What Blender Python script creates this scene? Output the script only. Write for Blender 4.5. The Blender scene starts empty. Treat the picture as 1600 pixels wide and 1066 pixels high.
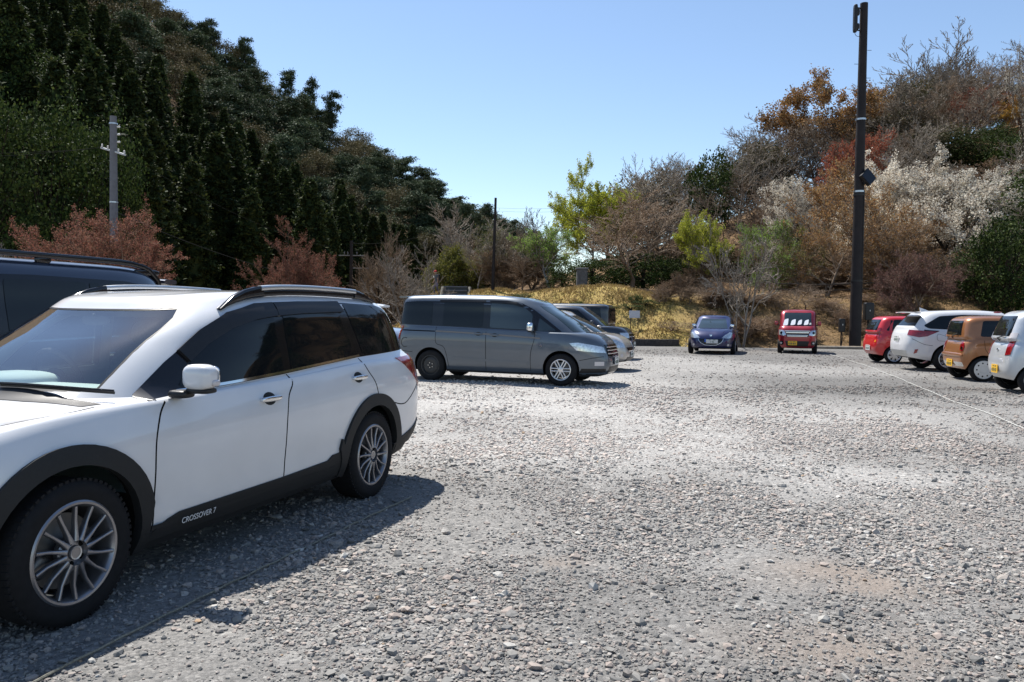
import bpy, bmesh, math, random
import numpy as np
from mathutils import Vector, Matrix
from mathutils.bvhtree import BVHTree

scene = bpy.context.scene
COL = scene.collection
R = math.radians
PI = math.pi

# ------------------------------------------------------------------ camera, sky, sun, exposure
cam_data = bpy.data.cameras.new('camera')
cam = bpy.data.objects.new('camera', cam_data)
COL.objects.link(cam)
cam.matrix_world = (Matrix.Translation((0, 0, 1.45)) @ Matrix.Rotation(R(88.0), 4, 'X')
                    @ Matrix.Rotation(R(0.7), 4, 'Z'))
cam_data.sensor_width = 36.0
cam_data.lens = 36.0 * 1260 / 1600
cam_data.clip_start = 0.05
cam_data.clip_end = 3000
scene.camera = cam

SUN_EL = R(59)
SUN_DIR = Vector((-0.53, 0.85, 0)).normalized()          # horizontal direction towards the sun
world = bpy.data.worlds.new('World')
scene.world = world
world.use_nodes = True
wn = world.node_tree
sky = wn.nodes.new('ShaderNodeTexSky')
sky.sky_type = 'NISHITA'
sky.sun_disc = False
sky.sun_elevation = SUN_EL
sky.sun_rotation = math.atan2(SUN_DIR.x, SUN_DIR.y)
sky.air_density = 1.0
sky.dust_density = 0.25
sky.ozone_density = 1.6
sky.altitude = 300
wn.links.new(sky.outputs[0], wn.nodes['Background'].inputs[0])
wn.nodes['Background'].inputs[1].default_value = 0.098

sd = bpy.data.lights.new('sun', 'SUN')
sd.energy = 5.0
sd.angle = R(0.5)
sd.color = (1.0, 0.96, 0.90)
sun = bpy.data.objects.new('sun', sd)
COL.objects.link(sun)
to_sun = Vector((SUN_DIR.x * math.cos(SUN_EL), SUN_DIR.y * math.cos(SUN_EL), math.sin(SUN_EL)))
sun.rotation_euler = to_sun.to_track_quat('Z', 'Y').to_euler()
sun.location = to_sun * 50
scene.view_settings.view_transform = 'Standard'
scene.view_settings.look = 'None'
scene.view_settings.exposure = 0.76
scene.view_settings.gamma = 1.0
scene.render.engine = 'CYCLES'

# ------------------------------------------------------------------ helpers
def tag(o, label=None, cat=None, group=None, kind=None):
    if label: o['label'] = label
    if cat: o['category'] = cat
    if group: o['group'] = group
    if kind: o['kind'] = kind
    return o

def empty(name, loc=(0, 0, 0), rz=0.0):
    o = bpy.data.objects.new(name, None)
    COL.objects.link(o)
    o.location = loc
    o.rotation_euler = (0, 0, rz)
    o.empty_display_size = 0.2
    return o

def link_mesh(name, me, mat=None, parent=None):
    o = bpy.data.objects.new(name, me)
    COL.objects.link(o)
    if mat is not None:
        for m in (mat if isinstance(mat, (list, tuple)) else [mat]):
            me.materials.append(m)
    if parent is not None: o.parent = parent
    return o

def smooth(me, ang=38):
    me.polygons.foreach_set('use_smooth', [True] * len(me.polygons))
    if ang is not None: me.set_sharp_from_angle(angle=R(ang))
    me.update()

class MB:
    """collects shapes into ONE mesh"""
    def __init__(s): s.v = []; s.f = []; s.mi = []
    def add(s, vs, fs, mi=0, M=None):
        b = len(s.v)
        for p in vs:
            p = Vector(p)
            if M is not None: p = M @ p
            s.v.append((p.x, p.y, p.z))
        for f in fs: s.f.append([b + i for i in f]); s.mi.append(mi)
        return s
    def box(s, c, d, mi=0, M=None):
        x, y, z = d[0] / 2, d[1] / 2, d[2] / 2
        vs = [(c[0] + a * x, c[1] + b * y, c[2] + e * z) for a in (-1, 1) for b in (-1, 1) for e in (-1, 1)]
        fs = [(0, 1, 3, 2), (4, 6, 7, 5), (0, 4, 5, 1), (2, 3, 7, 6), (0, 2, 6, 4), (1, 5, 7, 3)]
        return s.add(vs, fs, mi, M)
    def rbox(s, c, d, e=4.0, mi=0, M=None, nu=20, nv=12):
        """superellipsoid: a rounded box"""
        vs = []; fs = []
        def sp(a, k): return math.copysign(abs(a) ** k, a)
        k = 2.0 / e
        for j in range(nv + 1):
            b = -PI / 2 + PI * j / nv
            for i in range(nu):
                a = 2 * PI * (i + .5) / nu
                vs.append((c[0] + d[0] / 2 * sp(math.cos(b), k) * sp(math.cos(a), k),
                           c[1] + d[1] / 2 * sp(math.cos(b), k) * sp(math.sin(a), k),
                           c[2] + d[2] / 2 * sp(math.sin(b), k)))
        for j in range(nv):
            for i in range(nu):
                q = (i + 1) % nu
                fs.append((j * nu + i, j * nu + q, (j + 1) * nu + q, (j + 1) * nu + i))
        return s.add(vs, fs, mi, M)
    def tube(s, pts, rad, n=6, mi=0, M=None, cap=True):
        pts = [Vector(p) for p in pts]
        rs = rad if isinstance(rad, (list, tuple)) else [rad] * len(pts)
        vs = []; fs = []
        u = None
        for i, p in enumerate(pts):
            t = (pts[min(i + 1, len(pts) - 1)] - pts[max(i - 1, 0)])
            t = t.normalized() if t.length > 1e-9 else Vector((0, 0, 1))
            if u is None:
                u = t.cross(Vector((0, 0, 1)) if abs(t.z) < .9 else Vector((1, 0, 0))).normalized()
            else:
                u = (u - t * u.dot(t)).normalized()
            w = t.cross(u)
            for k in range(n):
                a = 2 * PI * k / n
                vs.append(p + (u * math.cos(a) + w * math.sin(a)) * rs[i])
        for i in range(len(pts) - 1):
            for k in range(n):
                q = (k + 1) % n
                fs.append((i * n + k, i * n + q, (i + 1) * n + q, (i + 1) * n + k))
        if cap:
            fs.append(tuple(range(n - 1, -1, -1)))
            m = (len(pts) - 1) * n
            fs.append(tuple(range(m, m + n)))
        return s.add(vs, fs, mi, M)
    def lathe(s, prof, n=32, mi=0, M=None, closed=False):
        """profile (r, y) turned about the y axis"""
        vs = []; fs = []
        for r, y in prof:
            for k in range(n):
                a = 2 * PI * k / n
                vs.append((r * math.cos(a), y, r * math.sin(a)))
        m = len(prof)
        for i in range(m if closed else m - 1):
            j = (i + 1) % m
            for k in range(n):
                q = (k + 1) % n
                fs.append((i * n + k, j * n + k, j * n + q, i * n + q))
        return s.add(vs, fs, mi, M)
    def strip(s, path, w, h, up=(0, 0, 1), mi=0, M=None):
        """bar of width w, height h (numbers or lists) along a path, slightly rounded section"""
        path = [Vector(p) for p in path]; n = len(path)
        ws = w if isinstance(w, (list, tuple)) else [w] * n
        hs = h if isinstance(h, (list, tuple)) else [h] * n
        sec = []
        for k in range(12):
            a = 2 * PI * k / 12 + PI / 12
            sec.append((math.copysign(abs(math.cos(a)) ** .55, math.cos(a)), math.copysign(abs(math.sin(a)) ** .55, math.sin(a))))
        vs = []; fs = []
        for i, p in enumerate(path):
            t = (path[min(i + 1, n - 1)] - path[max(i - 1, 0)]).normalized()
            side = t.cross(Vector(up)).normalized(); v = side.cross(t)
            for a, b in sec: vs.append(p + side * a * ws[i] / 2 + v * b * hs[i] / 2)
        for i in range(n - 1):
            for k in range(12):
                q = (k + 1) % 12
                fs.append((i * 12 + k, i * 12 + q, (i + 1) * 12 + q, (i + 1) * 12 + k))
        fs.append(tuple(range(11, -1, -1))); fs.append(tuple(range((n - 1) * 12, n * 12)))
        return s.add(vs, fs, mi, M)
    def mesh(s, name, ang=38):
        me = bpy.data.meshes.new(name)
        me.from_pydata(s.v, [], s.f)
        me.polygons.foreach_set('material_index', s.mi)
        if ang is not None: smooth(me, ang)
        bm = bmesh.new(); bm.from_mesh(me)
        bmesh.ops.recalc_face_normals(bm, faces=bm.faces); bm.to_mesh(me); bm.free()
        return me
    def build(s, name, mat, parent=None, ang=38):
        return link_mesh(name, s.mesh(name, ang), mat, parent)

def mesh_np(name, V, Fc, mats, parent=None, rnd=None, flat=True):
    """V (n,3), Fc (m,k) faces all of one size; rnd: float per vertex"""
    me = bpy.data.meshes.new(name)
    V = np.ascontiguousarray(V, dtype=np.float32); Fc = np.ascontiguousarray(Fc, dtype=np.int32)
    me.vertices.add(len(V)); me.vertices.foreach_set('co', V.ravel())
    m, k = Fc.shape
    me.loops.add(m * k); me.loops.foreach_set('vertex_index', Fc.ravel())
    me.polygons.add(m)
    me.polygons.foreach_set('loop_start', np.arange(0, m * k, k, dtype=np.int32))
    me.polygons.foreach_set('loop_total', np.full(m, k, dtype=np.int32))
    if rnd is not None:
        a = me.attributes.new('rnd', 'FLOAT', 'POINT'); a.data.foreach_set('value', np.asarray(rnd, dtype=np.float32))
    me.polygons.foreach_set('use_smooth', np.full(m, not flat, dtype=bool))
    me.update(calc_edges=True)
    if name is None: return me
    return link_mesh(name, me, mats, parent)

# ------------------------------------------------------------------ materials
def mat_new(name):
    m = bpy.data.materials.new(name); m.use_nodes = True
    nt = m.node_tree; b = nt.nodes['Principled BSDF']
    return m, nt, b
def node(nt, t, **kw):
    n = nt.nodes.new(t)
    for k, v in kw.items():
        if hasattr(n, k): setattr(n, k, v)
        else: n.inputs[k.replace('_', ' ')].default_value = v
    return n
def ramp(nt, stops, interp='LINEAR'):
    n = nt.nodes.new('ShaderNodeValToRGB'); cr = n.color_ramp; cr.interpolation = interp
    while len(cr.elements) < len(stops): cr.elements.new(0.5)
    for e, (p, c) in zip(cr.elements, stops):
        e.position = p; e.color = (c[0], c[1], c[2], 1)
    return n
def simple(name, col, rough=.5, metal=0.0, spec=.5, coat=0.0, var=0.0, scale=8.0, bump=0.0):
    m, nt, b = mat_new(name)
    b.inputs['Roughness'].default_value = rough
    b.inputs['Metallic'].default_value = metal
    b.inputs['Specular IOR Level'].default_value = spec
    b.inputs['Coat Weight'].default_value = coat
    b.inputs['Coat Roughness'].default_value = 0.03
    tc = node(nt, 'ShaderNodeTexCoord')
    n = node(nt, 'ShaderNodeTexNoise'); n.inputs['Scale'].default_value = scale; n.inputs['Detail'].default_value = 4
    nt.links.new(tc.outputs['Object'], n.inputs['Vector'])
    v = max(var, 0.02)
    r = ramp(nt, [(0.3, [c * (1 - v) for c in col]), (0.7, [min(1, c * (1 + v)) for c in col])])
    nt.links.new(n.outputs['Fac'], r.inputs[0]); nt.links.new(r.outputs[0], b.inputs['Base Color'])
    if bump > 0:
        bp = node(nt, 'ShaderNodeBump'); bp.inputs['Strength'].default_value = bump; bp.inputs['Distance'].default_value = .01
        nt.links.new(n.outputs['Fac'], bp.inputs['Height']); nt.links.new(bp.outputs[0], b.inputs['Normal'])
    return m
def paint(name, col, metal=0.35, rough=.38):
    """car paint: flaked base under a clear coat with a little dust"""
    m, nt, b = mat_new(name)
    tc = node(nt, 'ShaderNodeTexCoord')
    n = node(nt, 'ShaderNodeTexNoise'); n.inputs['Scale'].default_value = 3.0; n.inputs['Detail'].default_value = 6
    nt.links.new(tc.outputs['Object'], n.inputs['Vector'])
    r = ramp(nt, [(0.3, [c * .95 for c in col]), (0.75, [min(1, c * 1.03 + .004) for c in col])])
    nt.links.new(n.outputs['Fac'], r.inputs[0]); nt.links.new(r.outputs[0], b.inputs['Base Color'])
    r2 = ramp(nt, [(0.3, (rough,) * 3), (0.75, (min(1, rough + .1),) * 3)])
    nt.links.new(n.outputs['Fac'], r2.inputs[0]); nt.links.new(r2.outputs[0], b.inputs['Roughness'])
    b.inputs['Metallic'].default_value = metal
    b.inputs['Coat Weight'].default_value = 1.0
    b.inputs['Coat Roughness'].default_value = 0.04
    return m
def glass_dark(name, col=(.008, .011, .013), rough=.02, spec=.6):
    return simple(name, col, rough=rough, spec=spec, var=.02)
def glass_clear(name, tint=(.62, .72, .70), refl=1.0):
    m, nt, b = mat_new(name)
    nt.nodes.remove(b)
    out = nt.nodes['Material Output']
    t = node(nt, 'ShaderNodeBsdfTransparent'); t.inputs[0].default_value = (*tint, 1)
    g = node(nt, 'ShaderNodeBsdfGlossy'); g.inputs['Roughness'].default_value = .02; g.inputs[0].default_value = (refl,) * 3 + (1,)
    lw = node(nt, 'ShaderNodeLayerWeight'); lw.inputs[0].default_value = .5
    pw = node(nt, 'ShaderNodeMath'); pw.operation = 'POWER'; pw.inputs[1].default_value = 4.0
    nt.links.new(lw.outputs['Facing'], pw.inputs[0])
    fr = node(nt, 'ShaderNodeMath'); fr.operation = 'MULTIPLY_ADD'; fr.inputs[1].default_value = .85; fr.inputs[2].default_value = .22
    nt.links.new(pw.outputs[0], fr.inputs[0])
    mx = node(nt, 'ShaderNodeMixShader')
    nt.links.new(fr.outputs[0], mx.inputs[0]); nt.links.new(t.outputs[0], mx.inputs[1]); nt.links.new(g.outputs[0], mx.inputs[2])
    nt.links.new(mx.outputs[0], out.inputs[0])
    return m

MT = dict(
    tyre=simple('tyre_rubber', (.010, .010, .011), rough=.8, spec=.25, var=.2, scale=30),
    black=simple('black_plastic', (.012, .012, .013), rough=.45, spec=.4, var=.1, scale=40),
    clad=simple('cladding_plastic', (.014, .015, .016), rough=.62, spec=.35, var=.1, scale=60, bump=.05),
    gloss=simple('gloss_black', (.008, .008, .010), rough=.12, spec=.5),
    seam=simple('panel_gap', (.006, .006, .006), rough=.9, spec=.1),
    alloy=simple('alloy', (.27, .27, .285), rough=.32, metal=.8, coat=.3),
    alloy_b=simple('bright_alloy', (.62, .62, .63), rough=.28, metal=.8, coat=.3),
    steelblk=simple('black_steel', (.02, .02, .02), rough=.5),
    whitecap=simple('white_wheel_cover', (.66, .64, .60), rough=.35, coat=.3),
    chrome=simple('chrome', (.72, .74, .76), rough=.08, metal=1.0),
    satin=simple('satin_metal', (.52, .54, .56), rough=.3, metal=.85),
    glassd=glass_dark('privacy_glass', (.006, .008, .010), .02, .38),
    glassw=glass_dark('windscreen_glass', (.020, .032, .036), .03, .9),
    glassc=glass_clear('clear_glass', (.88, .95, .93)),
    lens=simple('headlamp_lens', (.55, .60, .64), rough=.08, metal=.55, coat=1.0, var=.25, scale=22),
    red=simple('red_lens', (.22, .006, .010), rough=.12, coat=1.0, spec=.6, var=.3, scale=18),
    clearlens=simple('pale_lens', (.55, .52, .52), rough=.15, coat=1.0),
    amber=simple('amber_lens', (.7, .25, .02), rough=.2, coat=1.0),
    platew=simple('white_plate', (.62, .62, .60), rough=.4),
    platey=simple('yellow_plate', (.75, .42, .02), rough=.4),
    plateg=simple('plate_marks', (.03, .08, .05), rough=.5),
    dark_int=simple('dark_trim', (.03, .03, .032), rough=.7),
    interior=simple('grey_trim', (.30, .34, .33), rough=.75, var=.1),
    seat=simple('seat_cloth', (.10, .11, .11), rough=.9, var=.2, scale=60),
    disc=simple('brake_disc', (.12, .12, .12), rough=.4, metal=.8),
    white_letter=simple('pale_lettering', (.6, .6, .6), rough=.5),
    blue=simple('blue_strip', (.02, .10, .5), rough=.4),
)
# ------------------------------------------------------------------ car body surface
def curve_interp(x, pts):
    """smooth monotone interpolation through (x, z) points"""
    p = sorted(pts); xs = np.array([a for a, _ in p], float); ys = np.array([b for _, b in p], float)
    x = np.asarray(x, float)
    if len(xs) < 3: return np.interp(x, xs, ys)
    h = np.diff(xs); dl = np.diff(ys) / h
    m = np.zeros(len(xs))
    for i in range(1, len(xs) - 1):
        if dl[i - 1] * dl[i] > 0:
            w1 = 2 * h[i] + h[i - 1]; w2 = h[i] + 2 * h[i - 1]
            m[i] = (w1 + w2) / (w1 / dl[i - 1] + w2 / dl[i])
    m[0] = dl[0]; m[-1] = dl[-1]
    xc = np.clip(x, xs[0], xs[-1])
    i = np.clip(np.searchsorted(xs, xc, side='right') - 1, 0, len(h) - 1)
    t = (xc - xs[i]) / h[i]
    return ((2 * t**3 - 3 * t**2 + 1) * ys[i] + (t**3 - 2 * t**2 + t) * h[i] * m[i]
            + (-2 * t**3 + 3 * t**2) * ys[i + 1] + (t**3 - t**2) * h[i] * m[i + 1])

class Surf:
    """car skin as rings stacked from floor to roof: S(phi, t)"""
    def __init__(s, sp, inset=0.0):
        s.sp = sp; s.inset = inset
        s.names = ['f0', 'f1', 'b', 's1', 's2', 's3', 's4', 'belt', 'hood', 'gb', 'gm', 'gt', 'edge', 'in', 'crown']
        s.sharp = {2, 9}
    def ring(s, phi, xf, xr, w, nf, nr, zf):
        c, sn = np.cos(phi), np.sin(phi)
        n = np.where(c > 0, nf, nr)
        r = (np.abs(c) ** n + np.abs(sn) ** n) ** (-1 / n)
        xm = (xf + xr) / 2; a = (xf - xr) / 2
        x = xm + a * c * r; y = w * sn * r
        return np.stack([x, y, zf(x)], -1)
    def rows(s, phi):
        sp = s.sp; i = s.inset
        hw = sp['hw'] - i; xf = sp['xf'] - i; xr = sp['xr'] + i
        belt = lambda x: curve_interp(x, sp['belt']) - i * .3
        zb = lambda x: curve_interp(x, sp['bot']) + i * 2
        nf, nr = sp.get('nf', 5), sp.get('nr', 6)
        gnf, gnr = sp.get('gnf', 4), sp.get('gnr', 5)
        fw = sp.get('fw', [.90, .955, .985, 1.0, .992, .965])
        fz = sp.get('fz', [0, .12, .38, .62, .86, 1])
        fx = sp.get('fx', [-.10, -.03, 0, -.01, -.07, -.16])
        rx = sp.get('rx', [.10, .03, 0, .02, .06, .10])
        out = []
        out.append(s.ring(phi, xf - .3, xr + .3, 0, nf, nr, zb))
        out.append(s.ring(phi, xf + fx[0] - .05, xr + rx[0] + .05, hw * fw[0] - .06, nf, nr, zb))
        for k in range(6):
            f = fz[k]
            out.append(s.ring(phi, xf + fx[k], xr + rx[k], hw * fw[k], nf, nr,
                              lambda x, f=f: zb(x) * (1 - f) + belt(x) * f))
        gz = lambda x: curve_interp(x, sp['gz']) - i * .3
        gb = s.ring(phi, sp['gf'] - i, sp['gr'] + i, sp['gw'] - i, gnf, gnr, gz)
        tz = lambda x: curve_interp(x, sp['tz']) - i
        gt = s.ring(phi, sp['tf'] - i * .6, sp['tr'] + i, sp['tw'] - i, gnf, gnr, tz)
        c = np.cos(phi)
        k = np.clip((c - .3) / .6, 0, 1); k = k * k * (3 - 2 * k)
        hood = out[-1] * .42 + gb * .58
        hood[:, 2] += sp.get('hoodbulge', .03) * k
        out.append(hood); out.append(gb)
        gm = gb * .5 + gt * .5
        gm[:, 1] *= 1 + sp.get('bulge', .018)
        gm[:, 0] += np.sign(c) * np.clip(np.abs(c) * 3 - 1.5, 0, 1) * np.where(c > 0, sp.get('wbulge', .03), sp.get('rbulge', .02))
        out.append(gm); out.append(gt)
        ins = sp.get('edge', .07)
        e = s.ring(phi, sp['tf'] - i - ins, sp['tr'] + i + ins, sp['tw'] - i - ins, gnf, gnr, lambda x: tz(x) + sp.get('edgez', .035))
        out.append(e)
        cz = sp.get('crown', .035)
        e2 = s.ring(phi, sp['tf'] - i - ins - .12, sp['tr'] + i + ins + .12, (sp['tw'] - i) * .5, gnf, gnr, lambda x: tz(x) + sp.get('edgez', .035) + cz * .75)
        e3 = s.ring(phi, sp['tf'] - i - ins - .3, sp['tr'] + i + ins + .3, 0, gnf, gnr, lambda x: tz(x) + sp.get('edgez', .035) + cz)
        out.append(e2); out.append(e3)
        return np.array(out)            # (rows, phi, 3)
    def ev(s, phi, t):
        """phi (C,), t (T,) -> (T, C, 3)"""
        P = s.rows(np.asarray(phi, float)); K = len(P)
        d = np.linalg.norm(np.diff(P, axis=0), axis=2) + 1e-4
        dl = np.diff(P, axis=0) / d[..., None]
        m0 = np.zeros_like(P); m1 = np.zeros_like(P)    # incoming / outgoing tangents
        for k in range(K):
            if k == 0: m0[k] = m1[k] = dl[0]
            elif k == K - 1:
                m0[k] = m1[k] = dl[-1]
            elif k in s.sharp: m0[k] = dl[k - 1]; m1[k] = dl[k]
            else:
                w = d[k - 1][..., None]; v = d[k][..., None]
                m0[k] = m1[k] = (dl[k - 1] * v + dl[k] * w) / (w + v)
        res = []
        for tt in t:
            k = min(int(tt), K - 2); u = tt - k
            D = d[k][..., None]
            res.append((2 * u**3 - 3 * u**2 + 1) * P[k] + (u**3 - 2 * u**2 + u) * D * m1[k]
                       + (-2 * u**3 + 3 * u**2) * P[k + 1] + (u**3 - u**2) * D * m0[k + 1])
        return np.array(res)
    def mesh(s, name, C=144, sub=4, t0=0, t1=14):
        phi = np.arange(C) * 2 * PI / C
        t = []
        for k in range(int(t0), int(t1)):
            n = sub if k >= 2 else 1
            t += [k + j / n for j in range(n)]
        t.append(t1)
        G = s.ev(phi, t); T = len(t)
        V = G.reshape(-1, 3)
        bm = bmesh.new()
        vs = [bm.verts.new(v) for v in V.tolist()]
        for a in range(T - 1):
            for b in range(C):
                q = (b + 1) % C
                try: bm.faces.new((vs[a * C + b], vs[a * C + q], vs[(a + 1) * C + q], vs[(a + 1) * C + b]))
                except ValueError: pass
        if t0 > 0:
            bm.faces.new([vs[b] for b in range(C - 1, -1, -1)])
        bmesh.ops.remove_doubles(bm, verts=bm.verts, dist=2e-4)
        bmesh.ops.recalc_face_normals(bm, faces=bm.faces)
        me = bpy.data.meshes.new(name); bm.to_mesh(me); bm.free()
        return me

def strip_poly(pts, w):
    """thin polygon along an open 2D polyline"""
    L, Rr = [], []
    for i, p in enumerate(pts):
        a = pts[max(i - 1, 0)]; b = pts[min(i + 1, len(pts) - 1)]
        dx, dy = b[0] - a[0], b[1] - a[1]; l = math.hypot(dx, dy) or 1
        nx, ny = -dy / l * w / 2, dx / l * w / 2
        L.append((p[0] + nx, p[1] + ny)); Rr.append((p[0] - nx, p[1] - ny))
    return L + Rr[::-1]
def arc(cx, cz, r, a0, a1, n=20):
    return [(cx + r * math.cos(R(a0 + (a1 - a0) * i / n)), cz + r * math.sin(R(a0 + (a1 - a0) * i / n))) for i in range(n + 1)]
def rounded(pts, r, n=5):
    out = []; N = len(pts)
    for i in range(N):
        p = Vector(pts[i]); a = Vector(pts[i - 1]); b = Vector(pts[(i + 1) % N])
        rr = min(r, (a - p).length * .45, (b - p).length * .45)
        p0 = p + (a - p).normalized() * rr; p1 = p + (b - p).normalized() * rr
        for k in range(n + 1):
            u = k / n
            out.append(tuple(p0 * (1 - u)**2 + p * 2 * u * (1 - u) + p1 * u * u))
    return out

def apply_bool(me, cutters, C=None):
    """subtract cutter meshes; cutter materials are carried over"""
    o = bpy.data.objects.new('tmp', me); COL.objects.link(o)
    tmp = [o]
    for c in cutters:
        co = bpy.data.objects.new('tmpc', c); COL.objects.link(co); tmp.append(co)
        md = o.modifiers.new('b', 'BOOLEAN'); md.operation = 'DIFFERENCE'; md.object = co; md.solver = 'EXACT'
        md.material_mode = 'TRANSFER'
    dg = bpy.context.evaluated_depsgraph_get()
    res = bpy.data.meshes.new_from_object(o.evaluated_get(dg), depsgraph=dg)
    for t in tmp: bpy.data.objects.remove(t)
    return res

def cyl_mesh(x, z, r, y0, y1, mat, n=48):
    b = MB(); b.lathe([(0.001, y0), (r, y0), (r, y1), (0.001, y1)], n)
    me = bpy.data.meshes.new('c')
    bm = bmesh.new()
    for v in b.v: bm.verts.new((v[0] + x, v[1], v[2] + z))
    bm.verts.ensure_lookup_table()
    for f in b.f: bm.faces.new([bm.verts[i] for i in f])
    bmesh.ops.remove_doubles(bm, verts=bm.verts, dist=.003)
    bmesh.ops.recalc_face_normals(bm, faces=bm.faces)
    bm.to_mesh(me); bm.free(); me.materials.append(mat)
    return me

class Car:
    def __init__(s, name, label, sp, paintm, cat='car', C=120, sub=3, hollow=False, group=None, holes=()):
        s.sp = sp; s.paint = paintm
        s.root = empty(name); tag(s.root, label, cat, group)
        s.surf = Surf(sp)
        me = s.surf.mesh('body', C, sub)
        bm = bmesh.new(); bm.from_mesh(me)
        s.bvh = BVHTree.FromBMesh(bm); bm.free()
        me.materials.append(paintm)
        cut = []
        wy = sp.get('track', sp['hw'] - .03)
        for ax in (sp['wb'] / 2, -sp['wb'] / 2):
            for sy in (1, -1):
                y0, y1 = sy * (sp['hw'] - .36), sy * (sp['hw'] + .2)
                cut.append(cyl_mesh(ax + sp.get('axo', 0), sp['R'] + .01, sp.get('archr', sp['R'] + .045), min(y0, y1), max(y0, y1), MT['seam']))
        if hollow:
            inner = Surf(sp, .05).mesh('cav', 96, 3, 4, 14); inner.materials.append(MT['interior']); cut.append(inner)
            cut.append(s.prism(*hollow))
        for poly, sy in holes:
            mb = MB(); n = len(poly)
            mb.add([(x, sy * .35, z) for x, z in poly] + [(x, sy * 1.2, z) for x, z in poly],
                   [tuple(range(n)), tuple(range(2 * n - 1, n - 1, -1))] + [(i, n + i, n + (i + 1) % n, (i + 1) % n) for i in range(n)])
            hm = mb.mesh('h', None); hm.materials.append(MT['black']); cut.append(hm)
        me = apply_bool(me, cut)
        # unpainted sill and underside
        me.materials.append(MT['clad']); ki = len(me.materials) - 1
        zl = sp.get('sillz', .245)
        for p in me.polygons:
            if p.center.z < zl and p.material_index == 0: p.material_index = ki
        smooth(me, 30)
        s.body = bpy.data.objects.new('body', me); COL.objects.link(s.body); s.body.parent = s.root
    def grid(s, p0, p1, t0, t1, n=24, m=10, off=.004):
        phi = np.linspace(p0, p1, n); t = np.linspace(t0, t1, m)
        G = s.surf.ev(phi, t)
        du = np.gradient(G, axis=1); dv = np.gradient(G, axis=0)
        N = np.cross(du, dv); N /= np.linalg.norm(N, axis=2, keepdims=True) + 1e-9
        ctr = np.array([G[..., 0].mean() * .6, 0, .7])
        sgn = np.sign(((G - ctr) * N).sum(2).mean())
        return G + N * sgn * off, N * sgn
    def solid(s, G, N, t):
        m, n = G.shape[:2]
        A = G.reshape(-1, 3); B = (G - N * t).reshape(-1, 3); k = m * n
        V = np.vstack([A, B]).tolist(); Fc = []
        for i in range(m - 1):
            for j in range(n - 1):
                a = i * n + j; Fc.append((a, a + 1, a + n + 1, a + n)); Fc.append((k + a, k + a + n, k + a + n + 1, k + a + 1))
        for j in range(n - 1):
            Fc.append((j, k + j, k + j + 1, j + 1)); q = (m - 1) * n + j; Fc.append((q, q + 1, k + q + 1, k + q))
        for i in range(m - 1):
            q = i * n; Fc.append((q, q + n, k + q + n, k + q)); q = i * n + n - 1; Fc.append((q, k + q, k + q + n, q + n))
        return V, Fc
    def prism(s, p0, p1, t0, t1):
        G, N = s.grid(p0, p1, t0, t1, 24, 8, .08)
        V, Fc = s.solid(G, N, .26)
        b = MB(); b.add(V, Fc); me = b.mesh('w', None); me.materials.append(MT['black'])
        return me
    def glass(s, name, p0, p1, t0, t1, mat, off=.004, band=None, thick=.012, parent=None, label=None):
        G, N = s.grid(p0, p1, t0, t1, 28, 10, off)
        V, Fc = s.solid(G, N, thick)
        if thick <= 0:          # one clear sheet
            Fc = [f for f in Fc if max(f) < len(V) // 2]; V = V[:len(V) // 2]
        b = MB(); b.add(V, Fc)
        o = b.build(name, mat, parent or s.root)
        if label: o['label'] = label
        return o
    def patch_mb(s, mb, pts3, d, step=.06, off=.003, thick=.008, mi=0):
        d = Vector(d).normalized()
        e1 = Vector((0, 1, 0)) if abs(d.z) > .95 else Vector((-d.y, d.x, 0)).normalized()
        e2 = d.cross(e1)
        if abs(d.z) <= .95: e2 = Vector((0, 0, 1)) - d * d.z; e2.normalize(); e1 = e2.cross(d)
        bm = bmesh.new()
        P2 = [(Vector(p).dot(e1), Vector(p).dot(e2)) for p in pts3]
        vs = []
        for a in P2:
            if not vs or (Vector(a) - Vector((vs[-1].co.x, vs[-1].co.y))).length > 1e-4: vs.append(bm.verts.new((a[0], a[1], 0)))
        bm.faces.new(vs)
        for ax in (0, 1):
            lo = min(a[ax] for a in P2); hi = max(a[ax] for a in P2)
            n = int((hi - lo) / step)
            for k in range(1, n + 1):
                c = lo + (hi - lo) * k / (n + 1); pc = [0, 0, 0]; pc[ax] = c; pn = [0, 0, 0]; pn[ax] = 1
                bmesh.ops.bisect_plane(bm, geom=bm.verts[:] + bm.edges[:] + bm.faces[:], plane_co=pc, plane_no=pn)
        bm.verts.index_update()
        out, inn = [], []
        for v in bm.verts:
            base = e1 * v.co.x + e2 * v.co.y
            hit, nr, _, _ = s.bvh.ray_cast(base + d * 6, -d)
            if hit is None: hit, nr, _, _ = s.bvh.find_nearest(base + d * 1.5)
            if nr.dot(d) < 0: nr = -nr
            nr = (nr + d * .5).normalized()
            out.append(hit + nr * off); inn.append(hit - nr * thick)
        n = len(out); fs = [[v.index for v in f.verts] for f in bm.faces]
        allf = [f for f in fs] + [[i + n for i in reversed(f)] for f in fs]
        for e in bm.edges:
            if len(e.link_faces) == 1:
                a, b = e.verts[0].index, e.verts[1].index
                allf.append([a, b, b + n, a + n])
        bm.free()
        mb.add(out + inn, allf, mi)
    def patch(s, name, pts3, d, mat, step=.06, off=.003, thick=.008, parent=None, label=None):
        mb = MB(); s.patch_mb(mb, pts3, d, step, off, thick)
        o = mb.build(name, mat, parent or s.root, 40)
        if label: o['label'] = label
        return o
    def side(s, name, poly, sy, mat, **kw):
        return s.patch(name, [(x, sy, z) for x, z in poly], (0, sy, 0), mat, **kw)
    def front(s, name, poly, mat, sx=1, **kw):
        return s.patch(name, [(sx * 2, y, z) for y, z in poly], (sx, 0, 0), mat, **kw)
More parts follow.
